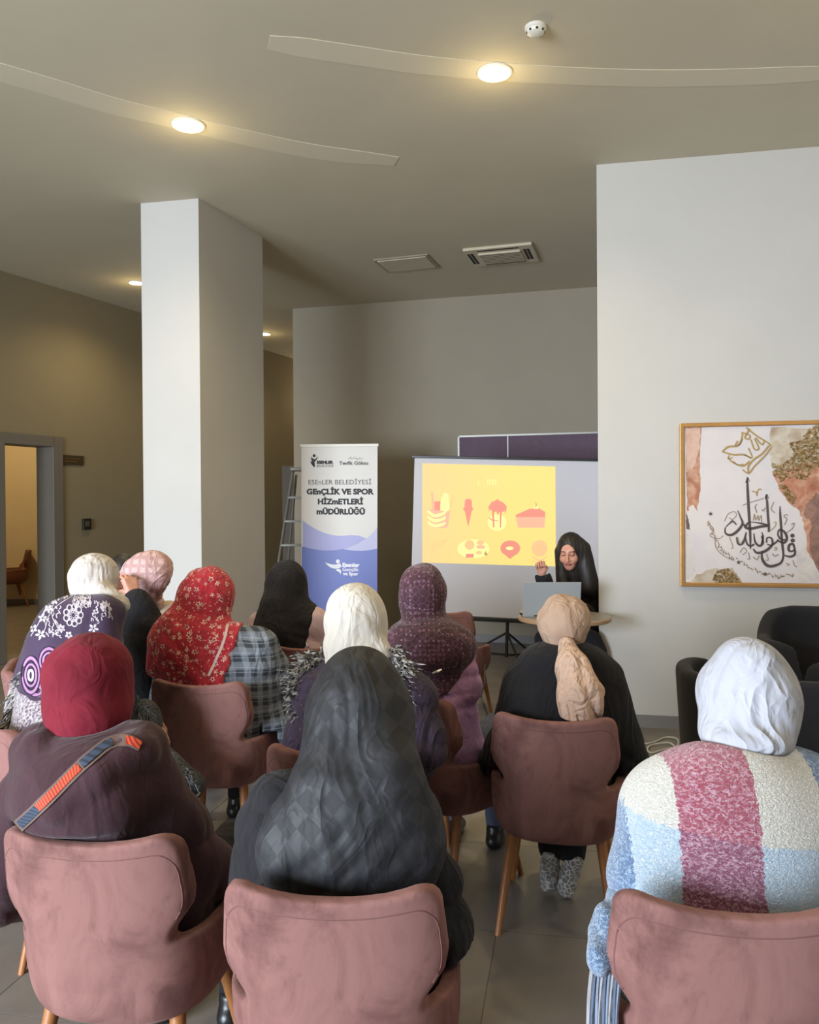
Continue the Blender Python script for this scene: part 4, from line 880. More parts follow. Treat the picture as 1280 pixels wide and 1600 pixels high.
# helpers that lay trims onto finished cloth
def surf(objs):
    dg = []
    for o, base in objs:
        me = o.data; n = len(me.vertices); V = np.zeros(n*3); me.vertices.foreach_get('co', V); V = V.reshape(-1, 3)+base
        dg.append(BVHTree.FromPolygons([tuple(v) for v in V], [tuple(p.vertices) for p in me.polygons]))
    return dg
def hit(tr, px, py):
    d = ray(px, py).normalized(); best = None
    for t in tr:
        h = t.ray_cast(CP, d)
        if h[0] is not None and (best is None or h[3] < best[2]): best = (h[0], h[1], h[3])
    return best
def ribbon_on(tr, P, name, mat, parent, base, off=.003, thick=.003, lift=0):   # P: (px,py,width_px)
    C = crom(P, 8) if len(P) > 2 else [np.array(p, float) for p in P]; v = []; k = 0; n = len(C); last = None
    for i, c in enumerate(C):
        d = C[min(i+1, n-1)][:2]-C[max(i-1, 0)][:2]; L = np.linalg.norm(d) or 1; q = np.array((-d[1], d[0]))/L*c[2]/2
        A_ = hit(tr, *(c[:2]+q)); B2 = hit(tr, *(c[:2]-q)); 
        if not A_ or not B2: continue
        if (A_[0]-B2[0]).length > .35: continue
        for h in (A_, B2): v += [h[0]+h[1]*(off+thick)-Vector(base), h[0]-h[1]*.004-Vector(base)]
        k += 1
    f = []
    for i in range(k-1):
        a = 4*i; b = a+4; f += [(a, a+2, b+2, b), (a, b, b+1, a+1), (a+2, a+3, b+3, b+2)]
    if k > 1: return MB().add(v, f).build(name, mat, parent, True)
def ribbons_on(tr, lst, name, mat, parent, base, off=.0015, m=5, th=.0005):
    mb = MB()
    for P in lst:
        C = crom(P, m) if len(P) > 2 else [np.array(p, float) for p in P]; n = len(C); seg = []
        def flush(seg):
            if len(seg) < 2: return
            v = []; 
            for A_, B2 in seg: v += [A_, B2]
            mb.add(v, [(2*i, 2*i+1, 2*i+3, 2*i+2) for i in range(len(seg)-1)])
        for i, c in enumerate(C):
            d = C[min(i+1, n-1)][:2]-C[max(i-1, 0)][:2]; L = np.linalg.norm(d) or 1; q = np.array((-d[1], d[0]))/L*c[2]/2
            A_ = hit(tr, *(c[:2]+q)); B2 = hit(tr, *(c[:2]-q))
            if not A_ or not B2 or (A_[0]-B2[0]).length > .06: flush(seg); seg = []; continue
            seg.append((A_[0]+A_[1]*(off+th)-Vector(base), B2[0]+B2[1]*(off+th)-Vector(base)))
        flush(seg)
    if mb.v:
        o = mb.build(name, mat, parent, kind='stuff'); return o
def tufts(name, pts, mat, parent, base, n, L, r, rnd, droop=.5, kind='stuff'):      # pts: function -> (point, direction)
    mb = MB()
    for _ in range(n):
        p, d = pts(rnd); p = Vector(p)-Vector(base); d = Vector(d).normalized(); l = L*rnd.uniform(.6, 1.3); s = Vector((rnd.gauss(0, .35), rnd.gauss(0, .35), rnd.gauss(0, .3)))
        d = (d+s).normalized(); q1 = p+d*l*.5; q2 = q1+(d-Vector((0, 0, droop))).normalized()*l*.5
        mb.tube([p, q1, q2], [r, r*.85, r*.15], 4)
    return mb.build(name, mat, parent, True, kind=kind)
# ------------------------------------------------------------------ fabrics of the audience
BLK = cloth('black_fabric', lin(38, 37, 40), lin(30, 29, 32), wrinkle=.3); BLK2 = cloth('soft_black', lin(34, 33, 36), lin(27, 26, 29)); NAVY = cloth('dark_navy', lin(36, 34, 48)); JEAN = cloth('jeans', lin(78, 84, 104), weave=.4)
PLUM = cloth('dark_plum_coat', lin(72, 46, 52), lin(58, 36, 42), wrinkle=.12, sheen=.15); MAROON = cloth('maroon_scarf', lin(128, 32, 48), lin(104, 24, 38), wrinkle=.35, wscale=6)
CREAM = cloth('cream_scarf', lin(222, 214, 202), lin(210, 202, 190), wrinkle=.25); WHT = cloth('white_scarf', lin(188, 189, 198), lin(172, 174, 184), wrinkle=.4, wscale=7); PURJ = cloth('dark_purple_jacket', lin(62, 50, 66), lin(50, 40, 54), wrinkle=.5, rough=.6)
LILAC = cloth('lilac_knit', lin(214, 166, 208), lin(198, 148, 192), wrinkle=.35); PINKT = cloth('pale_pink_top', lin(206, 178, 182), wrinkle=.25); BEIGET = cloth('beige_top', lin(206, 192, 172)); GREYF = cloth('grey_fleece', lin(104, 106, 108), lin(54, 54, 56), wrinkle=.7, wscale=26)
BEIGE = cloth('beige_scarf', lin(190, 160, 138), lin(172, 142, 120), wrinkle=.45, wscale=8); PEACHF = cloth('peach_scarf_tail', lin(222, 188, 166), lin(204, 170, 148), wrinkle=.8, wscale=10); BLKS = cloth('black_scarf', lin(40, 37, 38), lin(33, 31, 32), wrinkle=.4)
def pat_checker():
    m = M('charcoal_checked_satin'); v = m.scalev((1, 1, 1), (0, 0, 0)); o = m.xyz()
    s = 58
    u = m.math('ADD', m.math('MULTIPLY', o[0], s), m.math('MULTIPLY', o[2], s)); w = m.math('SUBTRACT', m.math('MULTIPLY', o[0], s), m.math('MULTIPLY', o[2], s*.8))
    nz = m.math('MULTIPLY', m.noise(3, 2), 5.0)
    u = m.math('ADD', u, nz); w = m.math('ADD', w, m.math('MULTIPLY', m.noise(4, 2, .5, m.scalev((1, 1, 1), (.5, .3, 0))), 3))
    a = m.math('GREATER_THAN', m.math('SINE', u), 0.0); b = m.math('GREATER_THAN', m.math('SINE', w), 0.0); c = m.math('ABSOLUTE', m.math('SUBTRACT', a, b))
    m.col(m.mix(c, lin(37, 37, 41), lin(27, 27, 30))); m.put(m.math('MULTIPLY_ADD', c, .06, .62), m.b.inputs['Roughness']); m.folds(.22, 6, .05, m.scalev((1.3, 1, .25))); return m.m
def pat_flower(name, base, base2, cols, scale, rings=False, zs=1.0):
    m = M(name); m.set(Roughness=.75, Sheen_Weight=.2); col = m.mix(m.step(m.noise(5, 3), .3, .7), base, base2)
    v = m.scalev((1, .6, zs))
    for i, (sc_, c, r0, r1) in enumerate(cols):
        vo = m.n('TexVoronoi', feature='F1'); m.put(m.n('VectorMath', operation='ADD', i_0=v).outputs[0] if i == 0 else v, vo.inputs['Vector']); vo.inputs['Scale'].default_value = sc_*scale; vo.inputs['Randomness'].default_value = .35 if rings else .9
        d = vo.outputs['Distance']
        if not rings:
            sb = m.n('VectorMath', operation='SUBTRACT'); sv = m.n('VectorMath', operation='SCALE'); m.put(v, sv.inputs[0]); sv.inputs[3].default_value = 1; m.put(sv.outputs[0], sb.inputs[0]); m.put(vo.outputs['Position'], sb.inputs[1])
            q = m.xyz(sb.outputs[0]); ang_ = m.math('ARCTAN2', q[2], q[0]); d = m.math('MULTIPLY', d, m.math('MULTIPLY_ADD', m.math('SINE', m.math('MULTIPLY', ang_, 5.0)), .28, 1.0))
        k = m.math('MULTIPLY', m.math('GREATER_THAN', d, r0), m.math('LESS_THAN', d, r1)); col = m.mix(k, col, c)
    m.col(col); m.folds(.3, 8); return m.m
REDF = pat_flower('red_floral', lin(202, 40, 56), lin(172, 24, 42), [(30, lin(232, 196, 180), .16, .29), (30, lin(60, 40, 40), .0, .10), (46, lin(130, 22, 40), .22, .34), (60, lin(238, 180, 170), .0, .17)], 1)
PURF = pat_flower('purple_ring_print', lin(78, 38, 50), lin(62, 30, 41), [(52, lin(150, 110, 130), .18, .27), (52, lin(140, 104, 124), .0, .06), (30, lin(116, 76, 98), .42, .47)], 1, True)
def pat_plaid():
    m = M('grey_plaid'); m.set(Roughness=.85); o = m.xyz(); nz = m.math('MULTIPLY', m.noise(5, 2), .03); x = m.math('ADD', m.math('ADD', o[0], m.math('MULTIPLY', o[1], .7)), nz); z = m.math('ADD', o[2], nz)
    g = lambda v, fq, ph, th: m.math('GREATER_THAN', m.math('SINE', m.math('MULTIPLY_ADD', v, fq, ph)), th)
    c = m.mix(m.math('MULTIPLY', g(x, 95, 0, .1), .5), lin(86, 94, 104), lin(30, 34, 42)); c = m.mix(m.math('MULTIPLY', g(z, 95, 1, .1), .5), c, lin(30, 34, 42))
    c = m.mix(m.math('MULTIPLY', g(x, 95, 3.1, .2), .35), c, lin(150, 158, 168)); c = m.mix(m.math('MULTIPLY', g(z, 95, 4.1, .2), .35), c, lin(150, 158, 168)); c = m.mix(m.math('MULTIPLY', g(z, 285, 4.1, .85), .3), c, lin(180, 186, 192)); m.col(c); m.folds(.35, 8); return m.m
def pat_window(name, a, b, fq=70):
    m = M(name); m.set(Roughness=.8); o = m.xyz(); nz = m.math('MULTIPLY', m.noise(6, 2), .04); x = m.math('ADD', o[0], nz); z = m.math('ADD', o[2], nz)
    k = m.math('MAXIMUM', m.math('GREATER_THAN', m.math('SINE', m.math('MULTIPLY', x, fq)), .35), m.math('GREATER_THAN', m.math('SINE', m.math('MULTIPLY', z, fq)), .35))
    m.col(m.mix(m.math('MULTIPLY', k, .7), a, b)); m.folds(.3, 9); return m.m
CHK = pat_checker(); PLAID = pat_plaid(); OFFCHK = pat_window('offwhite_check', lin(206, 198, 190), lin(188, 178, 172), 95)
DUSTY = pat_window('dusty_pink_script', lin(206, 172, 168), lin(176, 136, 134), 150)
def pat_blanket(X1, X2, X3, zmid, xL):
    m = M('plaid_blanket'); m.set(Roughness=.95, Sheen_Weight=.5); o = m.xyz(); nz = m.math('MULTIPLY', m.math('SUBTRACT', m.noise(120, 2), .5), .02); x = m.math('ADD', o[0], nz); z = m.math('ADD', o[2], m.math('MULTIPLY', o[0], .12)); z = m.math('ADD', z, nz)
    gt = lambda v, t: m.math('GREATER_THAN', v, t)
    cream, lb, bl = lin(206, 200, 188), lin(168, 188, 204), lin(84, 112, 150); mar, mar2, bit = lin(158, 66, 86), lin(132, 62, 92), lin(214, 176, 190)
    up = m.math('GREATER_THAN', z, zmid)
    fleck = m.step(m.noise(105, 3, .7, m.scalev((1, 1, 1.8), (0, .5, 0)), .8), .47, .60); fl2 = m.math('MULTIPLY', fleck, .7)
    bandw = m.mix(up, lb, cream); bandw = m.mix(m.math('MULTIPLY', fleck, .35), bandw, lin(238, 236, 232))
    mm = m.mix(up, mar2, mar); mm = m.mix(fl2, mm, bit); blu = m.mix(fl2, bl, lin(170, 194, 216))
    c = m.mix(gt(x, xL), blu, bandw); c = m.mix(gt(x, X1), c, mm); c = m.mix(gt(x, X2), c, bandw); c = m.mix(gt(x, X3), c, blu)
    m.col(c); m.bump(m.noise(150, 3, .6, m.scalev((1, 1, 1.8), (0, .5, 0)), .6), .8, .012); return m.m
_s = M('sneaker_sole'); _v = _s.n('TexVoronoi', feature='DISTANCE_TO_EDGE'); _s.put(_s.obj(), _v.inputs['Vector']); _v.inputs['Scale'].default_value = 42
_s.col(_s.mix(_s.math('LESS_THAN', _v.outputs['Distance'], .07), lin(136, 134, 132), lin(214, 212, 206))); _s.set(Roughness=.7); SNK = _s.m

# ------------------------------------------------------------------ the audience
hw = lambda z0, k=0: (lambda G: z0-G.Z)
# P1 maroon scarf, plum coat
p1 = person('person in maroon headscarf and dark plum hooded coat with striped bag strap', chA, 10, W(142, 1064, 2.22), PLUM, MAROON, BLK2, res=.0065, pitch=8, chr_=(chA, 8),
    sh=(W(48, 1250, 2.15), W(222, 1245, 2.13)), el=(W(-2, 1390, 2.16), W(318, 1375, 2.24)), wr=(W(60, 1400, 2.5), W(246, 1412, 2.16)), arm=.060, infl=.022, srad=(.117, .128, .118), hy=6, neck=W(140, 1185, 2.14),
    hands={1: dict(dir=(.9, .55, .02), n=(-.1, -.1, 1), curl=.22)},
    coat_x=[cap(W(60, 1172, 2.13), W(220, 1168, 2.12), .048, k=.05), ell(W(125, 1245, 2.04), (.15, .10, .12), .15, k=.06), cap(W(60, 1175, 2.07), W(95, 1255, 1.955), .032, .026, k=.014), cap(W(215, 1175, 2.06), W(150, 1215, 1.97), .032, .026, k=.014), cap(W(150, 1215, 1.97), W(95, 1262, 1.955), .026, .024, k=.014), cap(W(225, 1230, 2.15), W(318, 1375, 2.24), .065, .06, k=.06)],
    scarf_x=[ell(W(140, 1115, 2.16), (.095, .10, .05), k=.05)], wrap=.095, sfold=lambda G: wrink(G, (.55, 0, 1), 30, .004, 1.2, 4), cfold=lambda G: wrink(G, (.5, .2, 1), 17, .009, 1.8, 11))
# P2 black checked scarf
p2 = person('person in black checked satin headscarf draped over the back, front row centre', chB, 4, W(562, 1097, 2.05), BLK, CHK, BLK, res=.0065, pitch=20, chr_=(chB, 4),
    sh=(W(450, 1292, 1.98), W(630, 1286, 1.97)), el=(W(412, 1385, 1.96), W(672, 1385, 1.98)), wr=(W(430, 1430, 2.3), W(640, 1430, 2.3)), arm=.055, infl=.018, srad=(.112, .13, .13), cut=lambda G: (.62-G.Z)+0*G.X, drape_t=.018, wrap=.12, hy=4,
    scarf_x=[cap(W(548, 1125, 1.98), W(518, 1215, 1.89), .10, .08, k=.06), cap(W(578, 1125, 1.98), W(598, 1225, 1.89), .10, .085, k=.06), ell(W(540, 1320, 1.87), (.185, .11, .19), 0, k=.05), cap(W(610, 1200, 1.88), W(640, 1320, 1.88), .06, .085, k=.05), cap(W(495, 1265, 1.88), W(450, 1325, 1.88), .05, .075, k=.05)],
    sfold=lambda G: (wrink(G, (1, .2, .2), 30, .009, 1.3, 12)+wrink(G, (.8, .2, -.5), 50, .002, 1.2, 2))*np.clip((1.10-G.Z)/.2, .05, 1), leg_x=[ell(W(672, 1465, 1.98), (.105, .15, .13), k=.06), cap(W(690, 1450, 2.0), W(715, 1560, 2.05), .06, .05, k=.05), ell(W(560, 1500, 2.0), (.2, .17, .1), k=.05)], kleg='long_skirt', coat_x=[ell(W(440, 1330, 1.94), (.095, .10, .17), k=.05)])
# P3 white scarf and blanket
px3 = W(1058, 1300, 1.80).x; px3b = W(1172, 1300, 1.80).x
b3 = (chC.x-.06*math.sin(math.radians(8)))
BLKT = pat_blanket(px3-b3, px3b-b3, W(1255, 1240, 1.88).x-b3, 1.63-(1300-787)/1280*1.80, W(982, 1300, 1.86).x-b3)
p3 = person('person in white headscarf wrapped in a fuzzy plaid blanket, front right', chC, 8, W(1167, 1096, 2.02), BLKT, WHT, BLK, res=.0065, pitch=6, chr_=(chC, 10),
    sh=(W(1036, 1272, 1.93), W(1266, 1262, 1.90)), el=(W(1018, 1370, 1.88), W(1310, 1380, 1.92)), wr=(W(1030, 1480, 2.2), W(1240, 1440, 2.2)), arm=.062, infl=.034, srad=(.122, .132, .128), hy=6, neck=W(1163, 1236, 1.95),
    coat_x=[cap(W(1050, 1250, 1.93), W(1262, 1240, 1.93), .055, k=.05), cap(W(1100, 1232, 1.93), W(1225, 1226, 1.93), .05, k=.05), ell(W(1140, 1310, 1.88), (.19, .11, .19), .1, k=.05)],
    scarf_x=[ell(W(1172, 1030, 1.98), (.045, .06, .04), k=.07), ell(W(1165, 1150, 1.94), (.10, .10, .045), k=.05)], wrap=.085, sroll=.06, coat_name='blanket', cfold=lambda G: wrink(G, (.6, .2, 1), 15, .008, 1.5, 21), sfold=lambda G: wrink(G, (.7, .1, .6), 30, .005, 2.2, 9))
# P4 beige scarf with tail
p4 = person('person in beige knotted headscarf and loose black coat', chD, 12, W(882, 974, 3.32), BLK2, BEIGE, BLK2, shoes=SNK, pitch=5, hy=14, chr_=(chD, 14),
    sh=(W(822, 1070, 3.28), W(940, 1066, 3.22)), el=(W(806, 1165, 3.26), W(962, 1160, 3.24)), wr=(W(782, 1195, 3.4), W(985, 1208, 3.35)), arm=.066, infl=.024, srad=(.106, .118, .108), wrap=.06, neck=W(880, 1030, 3.28),
    foot=((W(862, 1330, 3.32).x, 3.34, .205), (W(897, 1330, 3.28).x, 3.30, .20)), toes=((W(862, 1372, 3.36).x, 3.42, .05), (W(890, 1385, 3.32).x, 3.38, .045)), coat_x=[ell(W(880, 1110, 3.22), (.215, .13, .13), .2, k=.05), cap(W(935, 1110, 3.22), W(975, 1195, 3.28), .09, .075, k=.05), cap(W(830, 1110, 3.26), W(785, 1190, 3.36), .08, .07, k=.05), ell(W(880, 1030, 3.27), (.13, .10, .06), k=.06)],
    sfold=lambda G: wrink(G, (1, 0, .5), 34, .006, 1.8, 6))
def scarf_tail(P, pts, rad, mat, name, flat=.5, amp=.008, h=.006):
    q = [V3(x) for x in pts]; pr = []
    for i in range(len(q)-1): pr.append(cap(q[i], q[i+1], rad[i], rad[i+1], k=.03))
    G = gridfor(pr, h); f = G.union(pr)
    f = f+wrink(G, (1, .1, .35), 48, amp, 1.4, 5); f = smax(f, (1.63-(1124-790)/1280*3.05)-G.Z, .005); v, fa = nets(f, G.lo, h)
    return npobj(name, v, fa, mat, P['root'], P['base'])
scarf_tail(p4, [W(886, 1008, 3.19), W(895, 1045, 3.11), W(908, 1085, 3.07), W(903, 1140, 3.06)], (.032, .062, .082, .070), PEACHF, 'scarf_tail')
# P5 cream scarf, purple jacket, fur collar
p5 = person('person in cream headscarf and dark purple jacket with a fur collar', chH, 12, W(558, 972, 2.96), PURJ, CREAM, BLK2, pitch=4, hy=14, chr_=(chH, 15),
    sh=(W(500, 1088, 2.92), W(640, 1088, 2.88)), el=(W(478, 1180, 2.9), W(656, 1165, 2.84)), wr=(W(520, 1230, 3.2), W(620, 1230, 3.15)), arm=.06, infl=.03, srad=(.112, .125, .135), wrap=.095,
    scarf_x=[cap(W(535, 1020, 2.90), W(588, 1024, 2.89), .055, k=.05)], cfold=lambda G: wrink(G, (.3, .1, 1), 34, .006, 1.6, 31))
FURM = M('dark_fur'); FURM.set(Roughness=.8, Sheen_Weight=.4); vi = FURM.n('TexNoise'); vi.inputs['Scale'].default_value = 70; FURM.put(FURM.obj(), vi.inputs['Vector']); FURM.col(FURM.mix(FURM.step(vi.outputs[0], .45, .62), lin(48, 44, 44), lin(190, 184, 178))); FUR = FURM.m
rf = random.Random(4); ring = [W(492, 1120, 2.88), W(474, 1085, 2.90), W(482, 1050, 2.93), W(505, 1030, 2.97)]; ring2 = [W(604, 1022, 2.90), W(618, 1045, 2.86), W(622, 1075, 2.83), W(618, 1105, 2.82)]
def fr_pts(R_, cx):
    Q = [Vector(c) for c in crom([tuple(p) for p in R_], 8)]
    def f(r_): i = r_.randrange(len(Q)); p = Q[i]; return p+Vector((r_.gauss(0, .012), r_.gauss(0, .012), r_.gauss(0, .012))), (cx*r_.uniform(.3, 1.2), r_.uniform(-.8, .2), r_.uniform(-.5, .6))
    return f
tufts('fur_trim', fr_pts(ring, -1), FUR, p5['root'], p5['base'], 520, .066, .0048, rf); tufts('fur_trim', fr_pts(ring2, 1), FUR, p5['root'], p5['base'], 520, .060, .0048, rf)
# P6 purple printed scarf, lilac sweater
vh = W(672, 1100, 3.4)
p6 = person('person in purple ring-patterned headscarf and lilac sweater', (chG.x+.0, chG.y+.0), 20, W(661, 928, 3.56), LILAC, PURF, JEAN, pitch=2, hy=8, chr_=(chG, 44),
    sh=(W(622, 1012, 3.53), W(716, 1012, 3.46)), el=(W(625, 1100, 3.5), W(731, 1075, 3.46)), wr=(W(650, 1120, 3.8), W(722, 1010, 3.66)), arm=.042, infl=.012, srad=(.104, .12, .124), wrap=.085, hipw=.16,
    cut=lambda G: (.90-.55*(G.X-W(612, 1, 3.4).x)*(G.X < W(680, 1, 3.4).x)+1.2*np.abs(G.X-W(690, 1, 3.4).x)*(G.X > W(690, 1, 3.4).x)-.06-G.Z)*.8, torso_x=[ell(W(668, 1010, 3.45), (.17, .115, .10), .1, k=.04)], coat_name='sweater', cfold=lambda G: wrink(G, (0, .1, 1), 48, .0045, 1.0, 7), sfold=lambda G: wrink(G, (.5, .1, .7), 26, .003, 2, 8))
# P7 black scarf, pink top
p7 = person('person in black fringed headscarf and pale pink top, beside the banner', chF, 4, W(448, 918, 4.86), PINKT, BLKS, BLK2, pitch=2, chr_=(chF, 5),
    sh=(W(409, 978, 4.80), W(492, 972, 4.78)), infl=.022, srad=(.125, .13, .155), wrap=.12, arm=.055, res=.011, cut=lambda G: smax((.80-G.Z), np.abs(G.X-W(436, 1, 4.7).x-.25*(G.Z-.95))-.155, .02), sroll=.12, scarf_x=[cap(W(432, 950, 4.75), W(428, 985, 4.72), .10, .12, k=.05)])
# P8 red floral scarf, plaid shirt
p8 = person('person in red floral headscarf and grey plaid shirt', chE, 14, W(325, 936, 4.0), PLAID, REDF, BLK2, pitch=5, hy=35, chr_=(chE, 11),
    sh=(W(262, 1028, 4.03), W(406, 1008, 3.93)), el=(W(262, 1090, 4.0), W(438, 1066, 3.98)), wr=(W(300, 1120, 4.3), W(438, 1128, 4.2)), arm=.060, infl=.02, srad=(.128, .145, .15), sroll=.32, wrap=.11,
    cut=lambda G: smax(.80-G.Z, (G.X-W(352, 1, 3.9).x)-.24*(G.Z-.85), .01), torso_x=[ell(W(290, 1010, 3.92), (.15, .12, .16), .1, k=.05)], coat_x=[ell(W(414, 1132, 3.98), (.175, .16, .11), .2, k=.05), cap(W(395, 1040, 3.9), W(400, 1120, 3.9), .09, .1, k=.05)],
    scarf_x=[cap(W(310, 955, 3.95), W(272, 1010, 3.9), .10, .09, k=.06), cap(W(275, 1015, 3.88), W(240, 1048, 3.88), .06, .03, k=.05), cap(W(300, 985, 3.86), W(345, 1000, 3.86), .05, .04, k=.04)], coat_name='shirt', sfold=lambda G: wrink(G, (.7, 0, .7), 32, .006, 1.8, 14))
tr8 = surf([(p8['scarf'], p8['base'])]); ribbon_on(tr8, [(356, 975, 4), (350, 1000, 4), (338, 1030, 4), (326, 1056, 4)], 'scarf_border', cloth('border_white', lin(232, 205, 200)), p8['root'], p8['base'], .001, .002)
# P9 off-white scarf, floral shawl, fleece sleeves
p9 = person('person in off-white checked headscarf and purple paisley shawl holding a phone', (chL.x+.02, chL.y+.06), 50, W(152, 908, 3.55), GREYF, OFFCHK, BLK2, pitch=5, hy=50,
    sh=(W(92, 998, 3.62), W(150, 1022, 3.48)), el=(W(140, 1090, 3.62), W(190, 1130, 3.46)), wr=(W(262, 1205, 3.38), W(224, 1116, 3.38)), arm=.058, infl=.018, srad=(.098, .11, .112), wrap=.07, hands={1: dict(dir=W(258, 1160, 3.36)-W(228, 1118, 3.38), n=(.6, -.75, .3), curl=.35, s=.95), -1: dict(dir=(.9, 0, -.12), n=(0, .2, 1), curl=.9, s=.95)},
    coat_x=[cap(W(222, 1165, 3.45), W(262, 1205, 3.38), .06, .05, k=.03), cap(W(262, 1205, 3.38), W(296, 1228, 3.36), .052, .045, k=.03), cap(W(198, 1120, 3.42), W(230, 1132, 3.38), .05, .045, k=.03)], kn=(W(230, 1230, 3.9), W(180, 1270, 3.7)), foot=(W(240, 1300, 3.95)*1.0, W(190, 1400, 3.7)*1.0), scarf_x=[cap(W(160, 930, 3.46), W(188, 945, 3.44), .055, .04, k=.04)])
def build_shawl():
    base = p9['base']; pr = [ell(W(98, 1035, 3.36), (.17, .15, .26), .7, .1, k=.06), ell(W(125, 985, 3.42), (.16, .13, .14), .8, 0, k=.06), cap(W(95, 975, 3.5), W(172, 955, 3.38), .07, .055, k=.06), cap(W(150, 970, 3.36), W(160, 1080, 3.30), .10, .10, k=.05), ell(W(85, 1105, 3.28), (.16, .14, .16), .5, k=.06), cap(W(72, 1000, 3.5), W(45, 1110, 3.35), .08, .09, k=.06), ell(p9['pel']+.16*UP, (.205, .19, .2), k=.06), cap(p9['pel']+.2*UP, p9['nk']-.12*UP, .185, .15, k=.06)]
    G = gridfor(pr, .009); f = G.union(pr)+wrink(G, (1, .3, .1), 24, .005, 1.2, 17); f = smax(f, .60-G.Z, .01)
    v, fa = nets(f, G.lo, .009)
    m = M('shawl_purple'); m.set(Roughness=.8, Sheen_Weight=.2); z = m.xyz()[2]; nz = m.math('MULTIPLY', m.noise(6, 2), .05)
    k = m.math('LESS_THAN', m.math('ADD', z, nz), W(100, 1082, 3.2).z+.025); sp2 = m.step(m.noise(95, 3, .7), .48, .56)
    m.col(m.mix(k, m.mix(m.step(m.noise(4, 3), .3, .7), lin(66, 44, 76), lin(48, 36, 52)), m.mix(sp2, lin(176, 168, 168), lin(100, 80, 98)))); m.bump(m.noise(8, 3), .4, .03)
    return npobj('shawl', v, fa, m.m, p9['root'], base)
shawl = build_shawl(); tr9 = surf([(shawl, p9['base']), (p9['scarf'], p9['base'])])
PRW = cloth('print_white', lin(196, 186, 192)); PRL = cloth('print_lilac', lin(176, 132, 172)); PRD = cloth('print_dark', lin(56, 36, 62))
Q9 = lambda x, y: (x/4.923, 840+y/4.923)
def c9(pts, wd): return [Q9(x, y)+(wd,) for x, y in pts]
fl = []
for k in range(9):      # peony: two rings of petals
    for R0, R1 in ((28, 76), (14, 46)):
        a = 2*PI*k/9+(.35 if R0 == 14 else 0); b = a+.30; e = a-.30
        fl.append(c9([(565+R0*math.cos(e), 598+R0*1.15*math.sin(e)), (565+R1*.85*math.cos(e), 598+R1*1.15*.85*math.sin(e)), (565+R1*math.cos(a), 598+R1*1.15*math.sin(a)), (565+R1*.85*math.cos(b), 598+R1*1.15*.85*math.sin(b)), (565+R0*math.cos(b), 598+R0*1.15*math.sin(b))], 2.0 if R0 == 28 else 1.3))
for cx, cy, a0, n_, L in ((315, 745, .5, 5, 42), (720, 700, .2, 5, 42), (420, 480, 0, 6, 40), (330, 620, 1, 5, 36), (470, 700, .4, 6, 36), (375, 550, .2, 5, 34), (800, 520, .2, 6, 34), (640, 480, .6, 5, 28), (260, 700, .6, 4, 34), (530, 750, .3, 5, 30), (500, 450, .4, 5, 26), (740, 570, .5, 4, 22)):
    for k in range(n_):
        a = a0+2*PI*k/n_; fl.append([Q9(cx+6*math.cos(a), cy+6*math.sin(a))+(1.2,), Q9(cx+L*.6*math.cos(a), cy+L*.6*math.sin(a))+(4.2,), Q9(cx+L*math.cos(a), cy+L*math.sin(a))+(.8,)])
fl += [c9([(300, 790), (350, 700), (380, 600), (450, 520), (560, 450)], 1.2), c9([(430, 480), (400, 560), (420, 650), (480, 720)], 1.2), c9([(240, 760), (300, 660), (345, 560)], 1.2)]
rg = random.Random(2)
for _ in range(120):
    x, y = rg.choice(((rg.uniform(350, 470), rg.uniform(520, 760)), (rg.uniform(560, 700), rg.uniform(440, 520)), (rg.uniform(700, 860), rg.uniform(480, 640)))); fl.append(c9([(x, y), (x+rg.uniform(-14, 14), y+rg.uniform(8, 20)), (x+rg.uniform(-10, 16), y+rg.uniform(18, 34))], 1.5))
ribbons_on(tr9, fl, 'floral_print', PRW, p9['root'], p9['base'])
def pais(cx, cy, rx, ry, lst, wd, tail=True):
    P = [(cx+rx*math.cos(a), cy+ry*math.sin(a)) for a in np.linspace(0, 2*PI, 17)]; lst.append(c9(P, wd))
o1, o2, o3 = [], [], []
for cx, cy, rx, ry in ((240, 1060, 74, 150), (378, 950, 78, 110)):
    pais(cx, cy, rx*.90, ry*.90, o2, 5.5); pais(cx, cy, rx, ry, o1, 1.6); pais(cx, cy, rx*.72, ry*.72, o1, 1.8); pais(cx, cy, rx*.56, ry*.56, o2, 3.0); pais(cx, cy, rx*.40, ry*.40, o1, 1.4); pais(cx, cy, rx*.26, ry*.26, o3, 4.0)
o2 += [c9([(245, 1205), (300, 1215), (330, 1180), (300, 1130), (270, 1090)], 6)]; o1 += [c9([(210, 1195), (270, 1228), (330, 1205), (345, 1150)], 1.6)]
ribbons_on(tr9, o2, 'paisley_print', PRL, p9['root'], p9['base'], .0015); ribbons_on(tr9, o3, 'paisley_print', PRW, p9['root'], p9['base'], .0018); ribbons_on(tr9, o1, 'paisley_print', PRD, p9['root'], p9['base'], .0024)
FR2 = M('grey_fringe'); FR2.set(Roughness=.85); FR2.col(FR2.mix(FR2.step(FR2.noise(60, 2), .42, .6), lin(44, 44, 44), lin(186, 184, 174))); rf2 = random.Random(8)
def side9(r_): t = r_.random(); p = W(60-48*t**.8+r_.uniform(-7, 12), 1035+115*t, 3.32+r_.uniform(-.03, .08)-.12*t); return p, (-.6, -.4, -.9)
tufts('shawl_fringe', side9, FR2.m, p9['root'], p9['base'], 420, .075, .0045, rf2, .6)
GR = plain('grey_strand', lin(96, 98, 98), .85, c2=lin(46, 46, 48), scale=80)
def slv(a, b, w_): return lambda r_: (Vector(a).lerp(Vector(b), r_.random())+Vector((r_.gauss(0, w_), -abs(r_.gauss(.035, .015)), r_.gauss(.01, w_))), (b[0]-a[0]+.1*r_.gauss(0, 1)*.3, -.12, (b[2]-a[2])-.08))
